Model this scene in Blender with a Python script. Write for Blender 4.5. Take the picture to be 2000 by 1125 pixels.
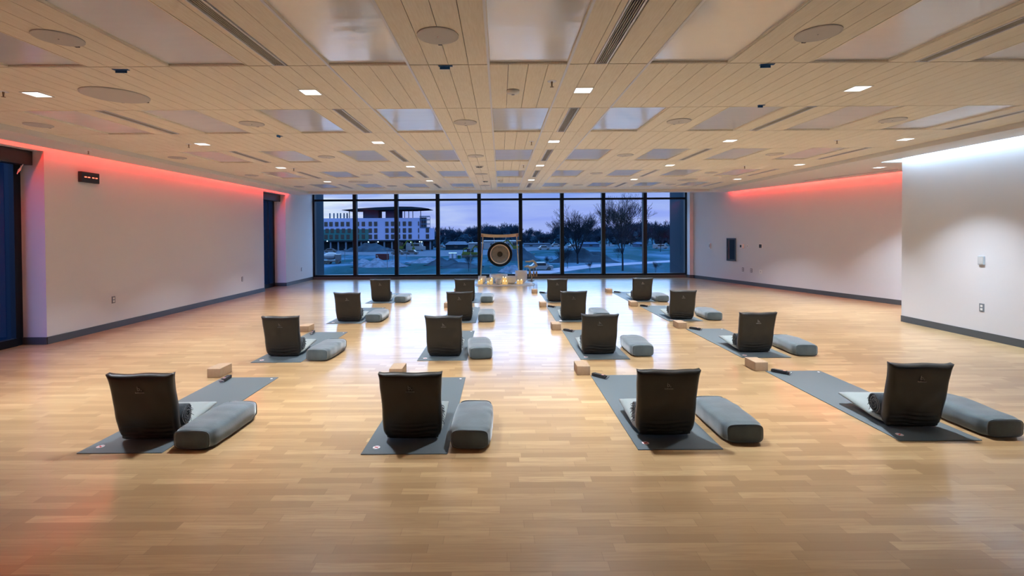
import bpy, bmesh, math, random
from mathutils import Vector, Matrix, noise
C = bpy.context
SC = C.scene
for o in list(bpy.data.objects):
    bpy.data.objects.remove(o)
COL = SC.collection
PI = math.pi
EYE = 1.55

# ------------------------------------------------------------------ camera
cam_d = bpy.data.cameras.new('camera')
cam_d.sensor_fit = 'HORIZONTAL'
cam_d.sensor_width = 36.0
cam_d.lens = 36.0 * 935.0 / 2000.0
cam_d.shift_x = 0.011465
cam_d.shift_y = -0.046906
cam_d.clip_start = 0.05
cam_d.clip_end = 3000
cam = bpy.data.objects.new('camera', cam_d)
COL.objects.link(cam)
cam.matrix_world = Matrix.Translation((0, 0, EYE)) @ Matrix.Rotation(PI / 2 - 0.0125, 4, 'X') @ Matrix.Rotation(-0.006, 4, 'Z')
SC.camera = cam

SC.view_settings.view_transform = 'Standard'
SC.view_settings.look = 'None'
SC.view_settings.exposure = 0.0
SC.view_settings.gamma = 1.0
SC.view_settings.use_curve_mapping = False

# ------------------------------------------------------------------ node helpers
def N(nt, typ, **kw):
    n = nt.nodes.new(typ)
    for k, v in kw.items():
        if k.startswith('i_'):
            n.inputs[k[2:].replace('_', ' ')].default_value = v
        else:
            setattr(n, k, v)
    return n

def L(nt, a, b):
    nt.links.new(a, b)

def math_n(nt, op, a, b=None, c=None, clamp=False):
    n = nt.nodes.new('ShaderNodeMath'); n.operation = op; n.use_clamp = clamp
    for i, v in enumerate((a, b, c)):
        if v is None: continue
        if isinstance(v, (int, float)): n.inputs[i].default_value = v
        else: nt.links.new(v, n.inputs[i])
    return n.outputs[0]

def ramp(nt, fac, stops, interp='LINEAR'):
    r = nt.nodes.new('ShaderNodeValToRGB'); r.color_ramp.interpolation = interp
    el = r.color_ramp.elements
    while len(el) < len(stops): el.new(0.5)
    for e, (p, c) in zip(el, stops):
        e.position = p; e.color = (c[0], c[1], c[2], 1)
    nt.links.new(fac, r.inputs[0])
    return r.outputs[0]

def mixc(nt, fac, a, b, mode='MIX'):
    m = nt.nodes.new('ShaderNodeMix'); m.data_type = 'RGBA'; m.blend_type = mode
    for sock, v in ((m.inputs[0], fac), (m.inputs[6], a), (m.inputs[7], b)):
        if isinstance(v, (int, float)): sock.default_value = v
        elif isinstance(v, tuple): sock.default_value = (v[0], v[1], v[2], 1)
        else: nt.links.new(v, sock)
    return m.outputs[2]

def srgb(r, g, b):
    f = lambda c: (c / 255.0) / 12.92 if c / 255.0 <= 0.04045 else ((c / 255.0 + 0.055) / 1.055) ** 2.4
    return (f(r), f(g), f(b))

# ------------------------------------------------------------------ world: dusk sky
w = bpy.data.worlds.new('dusk'); SC.world = w; w.use_nodes = True
nt = w.node_tree; nt.nodes.clear()
tc = N(nt, 'ShaderNodeTexCoord')
sp = N(nt, 'ShaderNodeSeparateXYZ'); L(nt, tc.outputs['Generated'], sp.inputs[0])
elev = math_n(nt, 'MAXIMUM', sp.outputs[2], 0.0)
mp = N(nt, 'ShaderNodeMapping'); mp.inputs['Scale'].default_value = (3.0, 3.0, 26.0)
L(nt, tc.outputs['Generated'], mp.inputs[0])
nz = N(nt, 'ShaderNodeTexNoise', i_Scale=1.5, i_Detail=5.0, i_Roughness=0.5, i_Distortion=0.6)
L(nt, mp.outputs[0], nz.inputs['Vector'])
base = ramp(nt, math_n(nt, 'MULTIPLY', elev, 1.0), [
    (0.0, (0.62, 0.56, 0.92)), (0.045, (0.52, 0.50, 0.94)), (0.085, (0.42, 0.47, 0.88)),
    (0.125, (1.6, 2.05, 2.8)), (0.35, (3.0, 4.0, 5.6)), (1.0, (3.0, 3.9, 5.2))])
# pale clouds, thicker towards the left (sunset side)
side = math_n(nt, 'MULTIPLY', math_n(nt, 'ADD', sp.outputs[0], 0.02), -3.4, clamp=True)
cl = math_n(nt, 'MULTIPLY', math_n(nt, 'SUBTRACT', nz.outputs[0], 0.40), 3.2, clamp=True)
low = math_n(nt, 'SUBTRACT', 1.0, math_n(nt, 'MULTIPLY', math_n(nt, 'SUBTRACT', elev, 0.07), 18.0, clamp=True))
fac = math_n(nt, 'MULTIPLY', math_n(nt, 'ADD', math_n(nt, 'MULTIPLY', cl, math_n(nt, 'ADD', math_n(nt, 'MULTIPLY', side, 0.9), 0.28)), math_n(nt, 'MULTIPLY', side, 0.35), clamp=True), low)
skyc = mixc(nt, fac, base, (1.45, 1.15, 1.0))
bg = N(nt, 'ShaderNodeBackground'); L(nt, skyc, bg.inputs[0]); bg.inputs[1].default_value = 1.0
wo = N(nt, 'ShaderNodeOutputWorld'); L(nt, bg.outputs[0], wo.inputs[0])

DOWN_W = 48.0      # power of one downlight
RED_W = 6.0        # per metre of red cove
WHITE_W = 34.0     # per metre of white cove

# ------------------------------------------------------------------ materials
MATS = {}
def mat(name, color=(0.8, 0.8, 0.8), rough=0.6, metal=0.0, spec=0.5, emis=None, estr=0.0, bump=0.0, bscale=200.0, var=0.0, vscale=8.0, coat=0.0, sheen=0.0):
    if name in MATS: return MATS[name]
    m = bpy.data.materials.new(name); m.use_nodes = True
    nt = m.node_tree; b = nt.nodes['Principled BSDF']
    b.inputs['Base Color'].default_value = (*color, 1)
    b.inputs['Roughness'].default_value = rough
    b.inputs['Metallic'].default_value = metal
    b.inputs['Specular IOR Level'].default_value = spec
    b.inputs['Coat Weight'].default_value = coat
    b.inputs['Sheen Weight'].default_value = sheen
    tc = N(nt, 'ShaderNodeTexCoord')
    if emis is not None:
        b.inputs['Emission Color'].default_value = (*emis, 1); b.inputs['Emission Strength'].default_value = estr
    if var > 0:
        nz = N(nt, 'ShaderNodeTexNoise', i_Scale=vscale, i_Detail=4.0)
        L(nt, tc.outputs['Object'], nz.inputs['Vector'])
        c2 = tuple(max(0, c * (1 - var)) for c in color); c3 = tuple(min(1, c * (1 + var)) for c in color)
        L(nt, ramp(nt, nz.outputs[0], [(0.3, c2), (0.7, c3)]), b.inputs['Base Color'])
    if bump > 0:
        nb = N(nt, 'ShaderNodeTexNoise', i_Scale=bscale, i_Detail=3.0)
        L(nt, tc.outputs['Object'], nb.inputs['Vector'])
        bp = N(nt, 'ShaderNodeBump', i_Strength=bump, i_Distance=0.003)
        L(nt, nb.outputs[0], bp.inputs['Height']); L(nt, bp.outputs[0], b.inputs['Normal'])
    MATS[name] = m
    return m

def wood_floor():
    m = bpy.data.materials.new('strip_wood_floor'); m.use_nodes = True
    nt = m.node_tree; b = nt.nodes['Principled BSDF']
    geo = N(nt, 'ShaderNodeNewGeometry')
    s = N(nt, 'ShaderNodeSeparateXYZ'); L(nt, geo.outputs['Position'], s.inputs[0])
    W, LEN = 0.066, 0.46
    yy = math_n(nt, 'DIVIDE', s.outputs[1], W)
    row = math_n(nt, 'FLOOR', yy)
    wn = N(nt, 'ShaderNodeTexWhiteNoise', noise_dimensions='1D'); L(nt, row, wn.inputs['W'])
    xx = math_n(nt, 'ADD', math_n(nt, 'DIVIDE', s.outputs[0], LEN), math_n(nt, 'MULTIPLY', wn.outputs['Value'], 7.0))
    colm = math_n(nt, 'FLOOR', xx)
    cb = N(nt, 'ShaderNodeCombineXYZ'); L(nt, row, cb.inputs[0]); L(nt, colm, cb.inputs[1])
    wn2 = N(nt, 'ShaderNodeTexWhiteNoise', noise_dimensions='2D'); L(nt, cb.outputs[0], wn2.inputs['Vector'])
    c = ramp(nt, wn2.outputs['Value'], [(0.0, srgb(158, 125, 85)), (0.4, srgb(174, 141, 99)), (0.75, srgb(181, 148, 105)), (1.0, srgb(194, 162, 118))])
    mp = N(nt, 'ShaderNodeMapping'); mp.inputs['Scale'].default_value = (3.0, 60.0, 1.0)
    L(nt, geo.outputs['Position'], mp.inputs[0])
    g = N(nt, 'ShaderNodeTexNoise', i_Scale=1.0, i_Detail=5.0, i_Distortion=1.2); L(nt, mp.outputs[0], g.inputs['Vector'])
    c = mixc(nt, math_n(nt, 'MULTIPLY', math_n(nt, 'SUBTRACT', g.outputs[0], 0.42), 2.2, clamp=True), c, srgb(158, 121, 82))
    # joints
    fy = math_n(nt, 'FRACT', yy); fx = math_n(nt, 'FRACT', xx)
    jy = math_n(nt, 'LESS_THAN', math_n(nt, 'MINIMUM', fy, math_n(nt, 'SUBTRACT', 1.0, fy)), 0.012)
    jx = math_n(nt, 'LESS_THAN', math_n(nt, 'MINIMUM', fx, math_n(nt, 'SUBTRACT', 1.0, fx)), 0.0022)
    j = math_n(nt, 'MAXIMUM', jy, jx)
    c = mixc(nt, math_n(nt, 'MULTIPLY', j, 0.45), c, srgb(110, 72, 45))
    L(nt, c, b.inputs['Base Color'])
    big = N(nt, 'ShaderNodeTexNoise', i_Scale=2.5, i_Detail=3.0); L(nt, geo.outputs['Position'], big.inputs['Vector'])
    L(nt, math_n(nt, 'ADD', math_n(nt, 'MULTIPLY', big.outputs[0], 0.06), 0.30), b.inputs['Roughness'])
    b.inputs['Specular IOR Level'].default_value = 0.5
    b.inputs['Coat Weight'].default_value = 0.8; b.inputs['Coat Roughness'].default_value = 0.15
    bp = N(nt, 'ShaderNodeBump', i_Strength=0.05, i_Distance=0.002)
    L(nt, g.outputs[0], bp.inputs['Height']); L(nt, bp.outputs[0], b.inputs['Normal'])
    return m

def ceiling_wood():
    m = bpy.data.materials.new('acoustic_plank'); m.use_nodes = True
    nt = m.node_tree; b = nt.nodes['Principled BSDF']
    geo = N(nt, 'ShaderNodeNewGeometry')
    mp = N(nt, 'ShaderNodeMapping'); mp.inputs['Scale'].default_value = (90.0, 7.0, 1.0)
    L(nt, geo.outputs['Position'], mp.inputs[0])
    g = N(nt, 'ShaderNodeTexNoise', i_Scale=1.0, i_Detail=4.0); L(nt, mp.outputs[0], g.inputs['Vector'])
    c = ramp(nt, g.outputs[0], [(0.3, srgb(232, 222, 200)), (0.7, srgb(242, 234, 215))])
    L(nt, c, b.inputs['Base Color'])
    b.inputs['Roughness'].default_value = 0.55
    return m

def glass_mat(name, tint, refl=1.0):
    m = bpy.data.materials.new(name); m.use_nodes = True
    nt = m.node_tree; nt.nodes.clear()
    t = N(nt, 'ShaderNodeBsdfTransparent'); t.inputs[0].default_value = (*tint, 1)
    g = N(nt, 'ShaderNodeBsdfGlossy'); g.inputs['Roughness'].default_value = 0.0
    f = N(nt, 'ShaderNodeFresnel'); f.inputs[0].default_value = 1.5
    mx = N(nt, 'ShaderNodeMixShader'); L(nt, math_n(nt, 'MULTIPLY', f.outputs[0], refl), mx.inputs[0])
    L(nt, t.outputs[0], mx.inputs[1]); L(nt, g.outputs[0], mx.inputs[2])
    o = N(nt, 'ShaderNodeOutputMaterial'); L(nt, mx.outputs[0], o.inputs[0])
    return m

def stretch_panel():
    m = bpy.data.materials.new('glossy_ceiling_film'); m.use_nodes = True
    nt = m.node_tree; b = nt.nodes['Principled BSDF']
    b.inputs['Base Color'].default_value = (0.84, 0.84, 0.86, 1)
    b.inputs['Roughness'].default_value = 0.12
    b.inputs['Specular IOR Level'].default_value = 1.0
    b.inputs['IOR'].default_value = 1.9
    geo = N(nt, 'ShaderNodeNewGeometry')
    mp = N(nt, 'ShaderNodeMapping'); mp.inputs['Scale'].default_value = (1.3, 4.5, 1.0)
    L(nt, geo.outputs['Position'], mp.inputs[0])
    g = N(nt, 'ShaderNodeTexNoise', i_Scale=1.6, i_Detail=2.0); L(nt, mp.outputs[0], g.inputs['Vector'])
    bp = N(nt, 'ShaderNodeBump', i_Strength=0.14, i_Distance=0.02)
    L(nt, g.outputs[0], bp.inputs['Height']); L(nt, bp.outputs[0], b.inputs['Normal'])
    return m

def ground_mat():
    m = bpy.data.materials.new('site_ground'); m.use_nodes = True
    nt = m.node_tree; b = nt.nodes['Principled BSDF']
    geo = N(nt, 'ShaderNodeNewGeometry')
    mp = N(nt, 'ShaderNodeMapping'); mp.inputs['Scale'].default_value = (0.05, 0.022, 1.0)
    L(nt, geo.outputs['Position'], mp.inputs[0])
    a = N(nt, 'ShaderNodeTexNoise', i_Scale=1.0, i_Detail=8.0, i_Roughness=0.65, i_Distortion=0.8); L(nt, mp.outputs[0], a.inputs['Vector'])
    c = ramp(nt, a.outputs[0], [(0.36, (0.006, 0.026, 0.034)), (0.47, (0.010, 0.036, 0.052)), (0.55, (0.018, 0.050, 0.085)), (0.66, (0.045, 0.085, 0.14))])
    L(nt, c, b.inputs['Base Color']); b.inputs['Roughness'].default_value = 0.95
    b.inputs['Specular IOR Level'].default_value = 0.1
    return m

M_FLOOR = wood_floor(); M_PLANK = ceiling_wood(); M_FILM = stretch_panel(); M_GROUND = ground_mat()
M_GLASS = glass_mat('window_glass', (0.50, 0.73, 0.97), 0.35); M_GLASS2 = glass_mat('side_window_glass', (0.22, 0.38, 0.75), 1.2)
M_WALL = mat('wall_paint', (0.62, 0.62, 0.64), 0.75, spec=0.25, bump=0.06, bscale=350)
M_GYP = mat('soffit_paint', (0.70, 0.68, 0.65), 0.75, spec=0.25, bump=0.05, bscale=350)
M_BASEB = mat('vinyl_baseboard', (0.055, 0.065, 0.075), 0.45)
M_FRAME = mat('black_window_frame', (0.004, 0.009, 0.016), 0.5, spec=0.25)
M_SILL = mat('grey_sill', (0.10, 0.105, 0.11), 0.45)
M_WHITEM = mat('white_metal', (0.75, 0.76, 0.80), 0.35)
M_DARK = mat('ceiling_void', (0.05, 0.04, 0.03), 0.9)
M_BLACKP = mat('black_plastic', (0.012, 0.012, 0.012), 0.4)
M_WPLAS = mat('white_plastic', (0.72, 0.72, 0.70), 0.45)
M_GPLAS = mat('grey_plastic', (0.16, 0.18, 0.20), 0.4)
M_SPK = mat('speaker_grille', (0.52, 0.49, 0.46), 0.6, bump=0.3, bscale=900)
M_VINYL = mat('black_chair_fabric', (0.020, 0.018, 0.015), 0.42, spec=0.45, bump=0.25, bscale=260)
M_SEAT = mat('grey_seat_fabric', (0.20, 0.225, 0.215), 0.7, bump=0.3, bscale=500, sheen=0.2)
M_MAT = mat('dark_grey_rubber', (0.078, 0.098, 0.105), 0.55, spec=0.6, bump=0.25, bscale=700)
M_BOL = mat('slate_velvet', (0.058, 0.084, 0.094), 0.75, bump=0.2, bscale=60, var=0.22, vscale=9, sheen=0.6)
M_BLANK = mat('charcoal_wool', (0.030, 0.038, 0.045), 0.95, bump=0.8, bscale=300, var=0.4, vscale=60, sheen=0.4)
M_BLOCK = mat('tan_foam', (0.34, 0.225, 0.135), 0.8, bump=0.2, bscale=500, var=0.06, vscale=30)
M_STRAP = mat('black_webbing', (0.02, 0.02, 0.024), 0.7, bump=0.4, bscale=600)
M_CHROME = mat('chrome', (0.75, 0.77, 0.80), 0.18, metal=1.0)
M_LOGO = mat('grey_print', (0.21, 0.20, 0.185), 0.6)
M_MARKW = mat('white_print', (0.75, 0.72, 0.72), 0.5)
M_MARKR = mat('red_print', (0.55, 0.06, 0.06), 0.5)
M_TAPE = mat('blue_tape', (0.01, 0.10, 0.28), 0.6)
M_LAMP = mat('lit_diffuser', (0.9, 0.9, 0.9), 0.5, emis=(1.0, 0.97, 0.92), estr=3.0)
M_BIRCH = mat('pale_birch_wood', (0.66, 0.52, 0.34), 0.5, var=0.1, vscale=12)
M_GONGB = mat('gong_black_rim', (0.008, 0.009, 0.010), 0.35, metal=0.6)
M_GONG = mat('gong_bronze', (0.24, 0.21, 0.155), 0.5, metal=0.3, var=0.1, vscale=20)
M_GONGR = mat('gong_polished_ring', (0.85, 0.66, 0.45), 0.35, metal=0.5)
M_FROST = mat('frosted_crystal', (0.93, 0.95, 0.97), 0.5)
M_FUR = mat('white_fur', (0.78, 0.78, 0.78), 0.95, sheen=0.8)
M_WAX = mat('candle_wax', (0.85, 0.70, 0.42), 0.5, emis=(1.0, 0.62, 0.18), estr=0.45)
M_FLAME = mat('candle_flame', (1, 0.8, 0.4), 0.5, emis=(1.0, 0.75, 0.35), estr=5.0)
M_CORD = mat('white_cord', (0.7, 0.7, 0.7), 0.8)
M_LED = mat('red_led', (0.8, 0.05, 0.03), 0.4, emis=(1.0, 0.14, 0.08), estr=3.5)
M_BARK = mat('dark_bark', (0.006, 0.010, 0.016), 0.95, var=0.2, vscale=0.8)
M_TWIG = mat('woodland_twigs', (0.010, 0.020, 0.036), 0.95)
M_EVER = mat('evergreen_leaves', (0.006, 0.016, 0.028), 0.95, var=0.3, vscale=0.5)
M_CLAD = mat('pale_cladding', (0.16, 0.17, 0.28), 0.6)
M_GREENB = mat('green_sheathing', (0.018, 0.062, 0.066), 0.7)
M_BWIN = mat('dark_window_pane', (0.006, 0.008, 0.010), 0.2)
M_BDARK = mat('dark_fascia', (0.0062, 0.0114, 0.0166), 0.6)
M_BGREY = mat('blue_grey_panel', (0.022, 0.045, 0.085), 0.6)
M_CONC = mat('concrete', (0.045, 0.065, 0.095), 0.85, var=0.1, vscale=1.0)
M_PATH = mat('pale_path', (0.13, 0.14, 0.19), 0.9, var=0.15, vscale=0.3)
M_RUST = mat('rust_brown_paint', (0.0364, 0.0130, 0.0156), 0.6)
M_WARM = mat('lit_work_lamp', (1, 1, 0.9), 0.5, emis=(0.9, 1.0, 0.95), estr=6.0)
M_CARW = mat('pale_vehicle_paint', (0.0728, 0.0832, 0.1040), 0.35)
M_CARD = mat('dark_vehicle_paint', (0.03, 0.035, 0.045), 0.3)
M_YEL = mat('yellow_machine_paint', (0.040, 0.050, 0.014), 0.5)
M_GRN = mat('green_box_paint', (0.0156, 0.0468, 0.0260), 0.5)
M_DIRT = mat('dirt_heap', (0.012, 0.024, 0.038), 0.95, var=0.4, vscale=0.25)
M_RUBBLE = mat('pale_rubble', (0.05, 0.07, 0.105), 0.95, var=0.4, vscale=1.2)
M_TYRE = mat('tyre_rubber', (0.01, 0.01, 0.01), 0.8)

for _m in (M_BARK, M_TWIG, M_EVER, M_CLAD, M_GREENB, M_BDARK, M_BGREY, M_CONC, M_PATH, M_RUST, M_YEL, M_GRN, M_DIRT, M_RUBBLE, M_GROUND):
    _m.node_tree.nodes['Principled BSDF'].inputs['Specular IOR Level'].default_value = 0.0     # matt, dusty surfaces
# ------------------------------------------------------------------ mesh helpers
def link(o, parent=None):
    COL.objects.link(o)
    if parent is not None: o.parent = parent
    return o

def obj(name, bm, m, parent=None, smooth=False, loc=None, rot=None):
    me = bpy.data.meshes.new(name)
    bmesh.ops.recalc_face_normals(bm, faces=bm.faces)
    bm.to_mesh(me); bm.free()
    ms = m if isinstance(m, (list, tuple)) else [m]
    for x in ms: me.materials.append(x)
    if smooth:
        for p in me.polygons: p.use_smooth = True
    o = bpy.data.objects.new(name, me)
    if loc: o.location = loc
    if rot: o.rotation_euler = rot
    return link(o, parent)

def tag(o, label, cat, group=None, kind=None):
    if label: o['label'] = label
    if cat: o['category'] = cat
    if group: o['group'] = group
    if kind: o['kind'] = kind
    return o

def thing(name, label, cat, loc=(0, 0, 0), rz=0.0, group=None):
    o = bpy.data.objects.new(name, None); o.empty_display_size = 0.1
    o.location = loc; o.rotation_euler = (0, 0, rz)
    link(o)
    return tag(o, label, cat, group)

def struct(name, bm, m, smooth=False):
    o = obj(name, bm, m, None, smooth); o['kind'] = 'structure'; return o

def B(): return bmesh.new()

def box(bm, x0, x1, y0, y1, z0, z1, mi=0):
    vs = [bm.verts.new((x, y, z)) for x in (x0, x1) for y in (y0, y1) for z in (z0, z1)]
    idx = [(0, 1, 3, 2), (4, 6, 7, 5), (0, 4, 5, 1), (2, 3, 7, 6), (0, 2, 6, 4), (1, 5, 7, 3)]
    fs = [bm.faces.new([vs[i] for i in f]) for f in idx]
    for f in fs: f.material_index = mi
    return vs

def bevel_all(bm, r, seg=2):
    bmesh.ops.bevel(bm, geom=list(bm.edges), offset=r, segments=seg, profile=0.6, affect='EDGES')

def xform(bm, M, verts=None):
    bmesh.ops.transform(bm, matrix=M, verts=verts if verts is not None else bm.verts)

def prism(bm, pts, z0, z1, mi=0):
    a = [bm.verts.new((p[0], p[1], z0)) for p in pts]; b = [bm.verts.new((p[0], p[1], z1)) for p in pts]
    n = len(pts); fs = [bm.faces.new(a[::-1]), bm.faces.new(b)]
    for i in range(n): fs.append(bm.faces.new([a[i], a[(i + 1) % n], b[(i + 1) % n], b[i]]))
    for f in fs: f.material_index = mi

def tube(bm, pts, rad, n=8, cap=True):
    rings = []
    P = [Vector(p) for p in pts]
    up = Vector((0, 0, 1))
    prev = None
    for i, p in enumerate(P):
        d = (P[min(i + 1, len(P) - 1)] - P[max(i - 1, 0)]).normalized()
        if prev is None:
            a = d.cross(up) if abs(d.z) < 0.95 else d.cross(Vector((1, 0, 0)))
        else:
            a = prev - d * prev.dot(d)
        a.normalize(); prev = a; b = d.cross(a)
        r = rad[i] if isinstance(rad, (list, tuple)) else rad
        rings.append([bm.verts.new(p + (a * math.cos(t) + b * math.sin(t)) * r) for t in [2 * PI * k / n for k in range(n)]])
    for r0, r1 in zip(rings, rings[1:]):
        for k in range(n): bm.faces.new([r0[k], r0[(k + 1) % n], r1[(k + 1) % n], r1[k]])
    if cap and n > 2:
        bm.faces.new(rings[0][::-1]); bm.faces.new(rings[-1])

def lathe(bm, prof, n=32, cx=0, cy=0, cz=0, mi=0):
    rings = []
    for r, z in prof:
        if r < 1e-6: rings.append([bm.verts.new((cx, cy, cz + z))])
        else: rings.append([bm.verts.new((cx + r * math.cos(2 * PI * k / n), cy + r * math.sin(2 * PI * k / n), cz + z)) for k in range(n)])
    for a, b in zip(rings, rings[1:]):
        for k in range(n):
            k2 = (k + 1) % n
            if len(a) == 1 and len(b) == 1: continue
            if len(a) == 1: f = bm.faces.new([a[0], b[k], b[k2]])
            elif len(b) == 1: f = bm.faces.new([a[k], b[0], a[k2]])
            else: f = bm.faces.new([a[k], b[k], b[k2], a[k2]])
            f.material_index = mi

def text_obj(name, s, size, m, parent, loc, rot, depth=0.0006):
    cu = bpy.data.curves.new(name, 'FONT'); cu.body = s; cu.size = size; cu.align_x = 'CENTER'; cu.align_y = 'CENTER'; cu.extrude = depth
    cu.resolution_u = 3
    t = bpy.data.objects.new(name + '_tmp', cu); COL.objects.link(t)
    dg = C.evaluated_depsgraph_get()
    me = bpy.data.meshes.new_from_object(t.evaluated_get(dg)); me.name = name
    bpy.data.objects.remove(t)
    me.materials.clear(); me.materials.append(m)
    o = bpy.data.objects.new(name, me); o.location = loc; o.rotation_euler = rot
    return link(o, parent)

def copy_tree(o, parent=None):
    c = o.copy(); COL.objects.link(c); c.parent = parent
    for ch in list(o.children): copy_tree(ch, c)
    return c

def area(name, loc, rot, sx, sy, power, color, spread=PI, parent=None):
    d = bpy.data.lights.new(name, 'AREA'); d.shape = 'RECTANGLE'; d.size = sx; d.size_y = sy
    d.energy = power; d.color = color; d.spread = spread
    o = bpy.data.objects.new(name, d); o.location = loc; o.rotation_euler = rot
    return link(o, parent)

# ================================================================== THE ROOM
ZS, ZG, ZT = 2.80, 2.868, 3.28       # soffit, plank grid, slab above the coves
XL, XR = -6.53, 6.92                 # left wall face, right wall face
YF, YB = 16.70, -4.2                 # window wall, wall behind the camera
YR = 8.25                            # the right wall ends here
FW0, FW1 = (6.62, 16.42), (8.48, 9.90)
dx = FW1[0] - FW0[0]; dy = FW1[1] - FW0[1]; FL = math.hypot(dx, dy)
FU = (dx / FL, dy / FL); FN = (-FU[1], FU[0])      # along the slanted wall; normal
if FN[0] > 0: FN = (-FN[0], -FN[1])
FEND = (FW0[0] + FU[0] * (FL + 2.2), FW0[1] + FU[1] * (FL + 2.2))

bm = B(); prism(bm, [(-7.1, YB - .2), (9.6, YB - .2), (9.6, 17.2), (-7.1, 17.2)], -0.25, 0.0); struct('floor', bm, M_FLOOR)
# left wall with two deep window bays
bm = B()
WT = 0.37
bays = [(5.55, 6.87), (13.22, 14.57)]
ys = YB
for a, b in bays:
    box(bm, XL - WT - .1, XL, ys, a, 0, ZT); ys = b
    box(bm, XL - WT - .1, XL, a, b, 2.775, ZT)
box(bm, XL - WT - .1, XL, ys, YF + .1, 0, ZT)
struct('wall_left', bm, M_WALL)
bm = B(); box(bm, XR, XR + 0.30, YB, YR, 0, ZT); struct('wall_right', bm, M_WALL)
bm = B(); box(bm, XR + .30, 9.8, YR - 0.25, YR - 0.05, 0, ZT); struct('wall_right_return', bm, M_WALL)
bm = B(); prism(bm, [FW0, FEND, (FEND[0] + .3, FEND[1]), (FW0[0] + .3, FW0[1] + .0)], 0, ZT); struct('wall_right_far', bm, M_WALL)
bm = B(); box(bm, 6.50, 7.2, 16.42, YF + .1, 0, ZT); struct('wall_right_pier', bm, M_WALL)
bm = B(); box(bm, -7.0, 7.3, YB - 0.2, YB, 0, ZT); struct('wall_back', bm, M_WALL)
# slab over everything
bm = B(); box(bm, -7.1, 9.8, YB - .2, 17.0, ZT, ZT + .15); struct('ceiling_slab', bm, M_GYP)

# baseboards
def bboard(name, pts, h=0.105, t=0.012):
    bm = B()
    for (x0, y0), (x1, y1) in zip(pts, pts[1:]):
        d = Vector((x1 - x0, y1 - y0)).normalized(); n = Vector((-d.y, d.x)) * t
        prism(bm, [(x0, y0), (x1, y1), (x1 + n.x, y1 + n.y), (x0 + n.x, y0 + n.y)], 0.0005, h)
    struct(name, bm, M_BASEB)
bboard('baseboard_left', [(XL, 5.55), (XL, YB)][::1])
bboard('baseboard_left_middle', [(XL, 13.22), (XL, 6.87), (XL - WT, 6.87)])
bboard('baseboard_left_far', [(XL, YF), (XL, 14.57), (XL - WT, 14.57)])
bboard('baseboard_right', [(XR, YB), (XR, YR)])
bboard('baseboard_right_far', [FEND, FW0, (6.50, 16.42)])
bboard('baseboard_right_pier', [(6.50, 16.42), (6.50, YF)])

# plank ceiling
E0, EW = -0.084, 0.6225
def ex(k): return E0 + EW * k
ROW0, RP, RL = 2.555, 2.475, 1.185
def row_y(r): return ROW0 + RP * r, ROW0 + RP * r + RL
GX0, GX1, GY1 = -5.78, 6.31, 14.45
PANELC = [-8, -6, -4, -2, 0, 2, 4, 6, 8]
DIFFC = [-7, -3, 1, 5, 9]
ROWS = [-2, -1, 0, 1, 2, 3, 4]
def panel_cell(k, r): return k in PANELC and r in ROWS
bm = B()
strips = []
for r in range(-3, 6):
    a, b = row_y(r); strips.append((a, b, r)); strips.append((b, row_y(r + 1)[0], None))
gap = 0.0035
for (ya, yb, r) in strips:
    ya2, yb2 = max(ya, YB), min(yb, GY1)
    if yb2 - ya2 < 0.05: continue
    for k in range(-10, 11):
        if r is not None and panel_cell(k, r): continue
        for q in range(4):
            x0 = ex(k) + EW * q / 4; x1 = x0 + EW / 4
            if r is not None and k in DIFFC and r in ROWS:
                # planks leave a slot for the linear diffuser
                c = ex(k) + 0.25; segs = []
                lo, hi = c - 0.052, c + 0.052
                if x0 < lo: segs.append((x0, min(x1, lo)))
                if x1 > hi: segs.append((max(x0, hi), x1))
            else: segs = [(x0, x1)]
            for (s0, s1) in segs:
                s0 = max(s0, GX0); s1 = min(s1, GX1)
                if s1 - s0 < 0.012: continue
                box(bm, s0 + gap * .6, s1 - gap * .6, ya2 + 0.006, yb2 - 0.006, ZG, ZG + 0.018)
struct('ceiling', bm, M_PLANK)
bm = B()
box(bm, GX0, GX1, YB, GY1, ZG + 0.05, ZG + 0.07); struct('ceiling_backing', bm, M_DARK)
bm = B()
for k in (-2, -1, 0, 1, 2):
    x = ex(k); box(bm, x - 0.009, x + 0.009, YB, GY1, ZG - 0.004, ZG + 0.012)
struct('trim_1', bm, M_WHITEM)

# lowered plaster border round the plank field
SXL, SXR, SYF = -6.37, 6.87, 14.80
def fw_at(y, off): # X on the slanted wall at depth y, pulled in by off
    t = (y - FW0[1]) / FU[1]; return FW0[0] + FU[0] * t - off
SB = 0.10
bm = B()
box(bm, SXL, GX0, YB, SYF, ZS, ZS + SB + .02)
box(bm, GX0, GX1, GY1, SYF, ZS, ZS + SB + .02)
box(bm, GX1, SXR, YB, 8.66, ZS, ZS + SB + .02)
prism(bm, [(GX1, 8.66), (fw_at(8.66, 0.10), 8.66), (fw_at(SYF, .06), SYF), (GX1, SYF)], ZS, ZS + SB + .02)
box(bm, 7.30, 9.2, YR + .0, 8.66, ZS, ZS + SB + .02)
struct('ceiling_border', bm, M_GYP)

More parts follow.
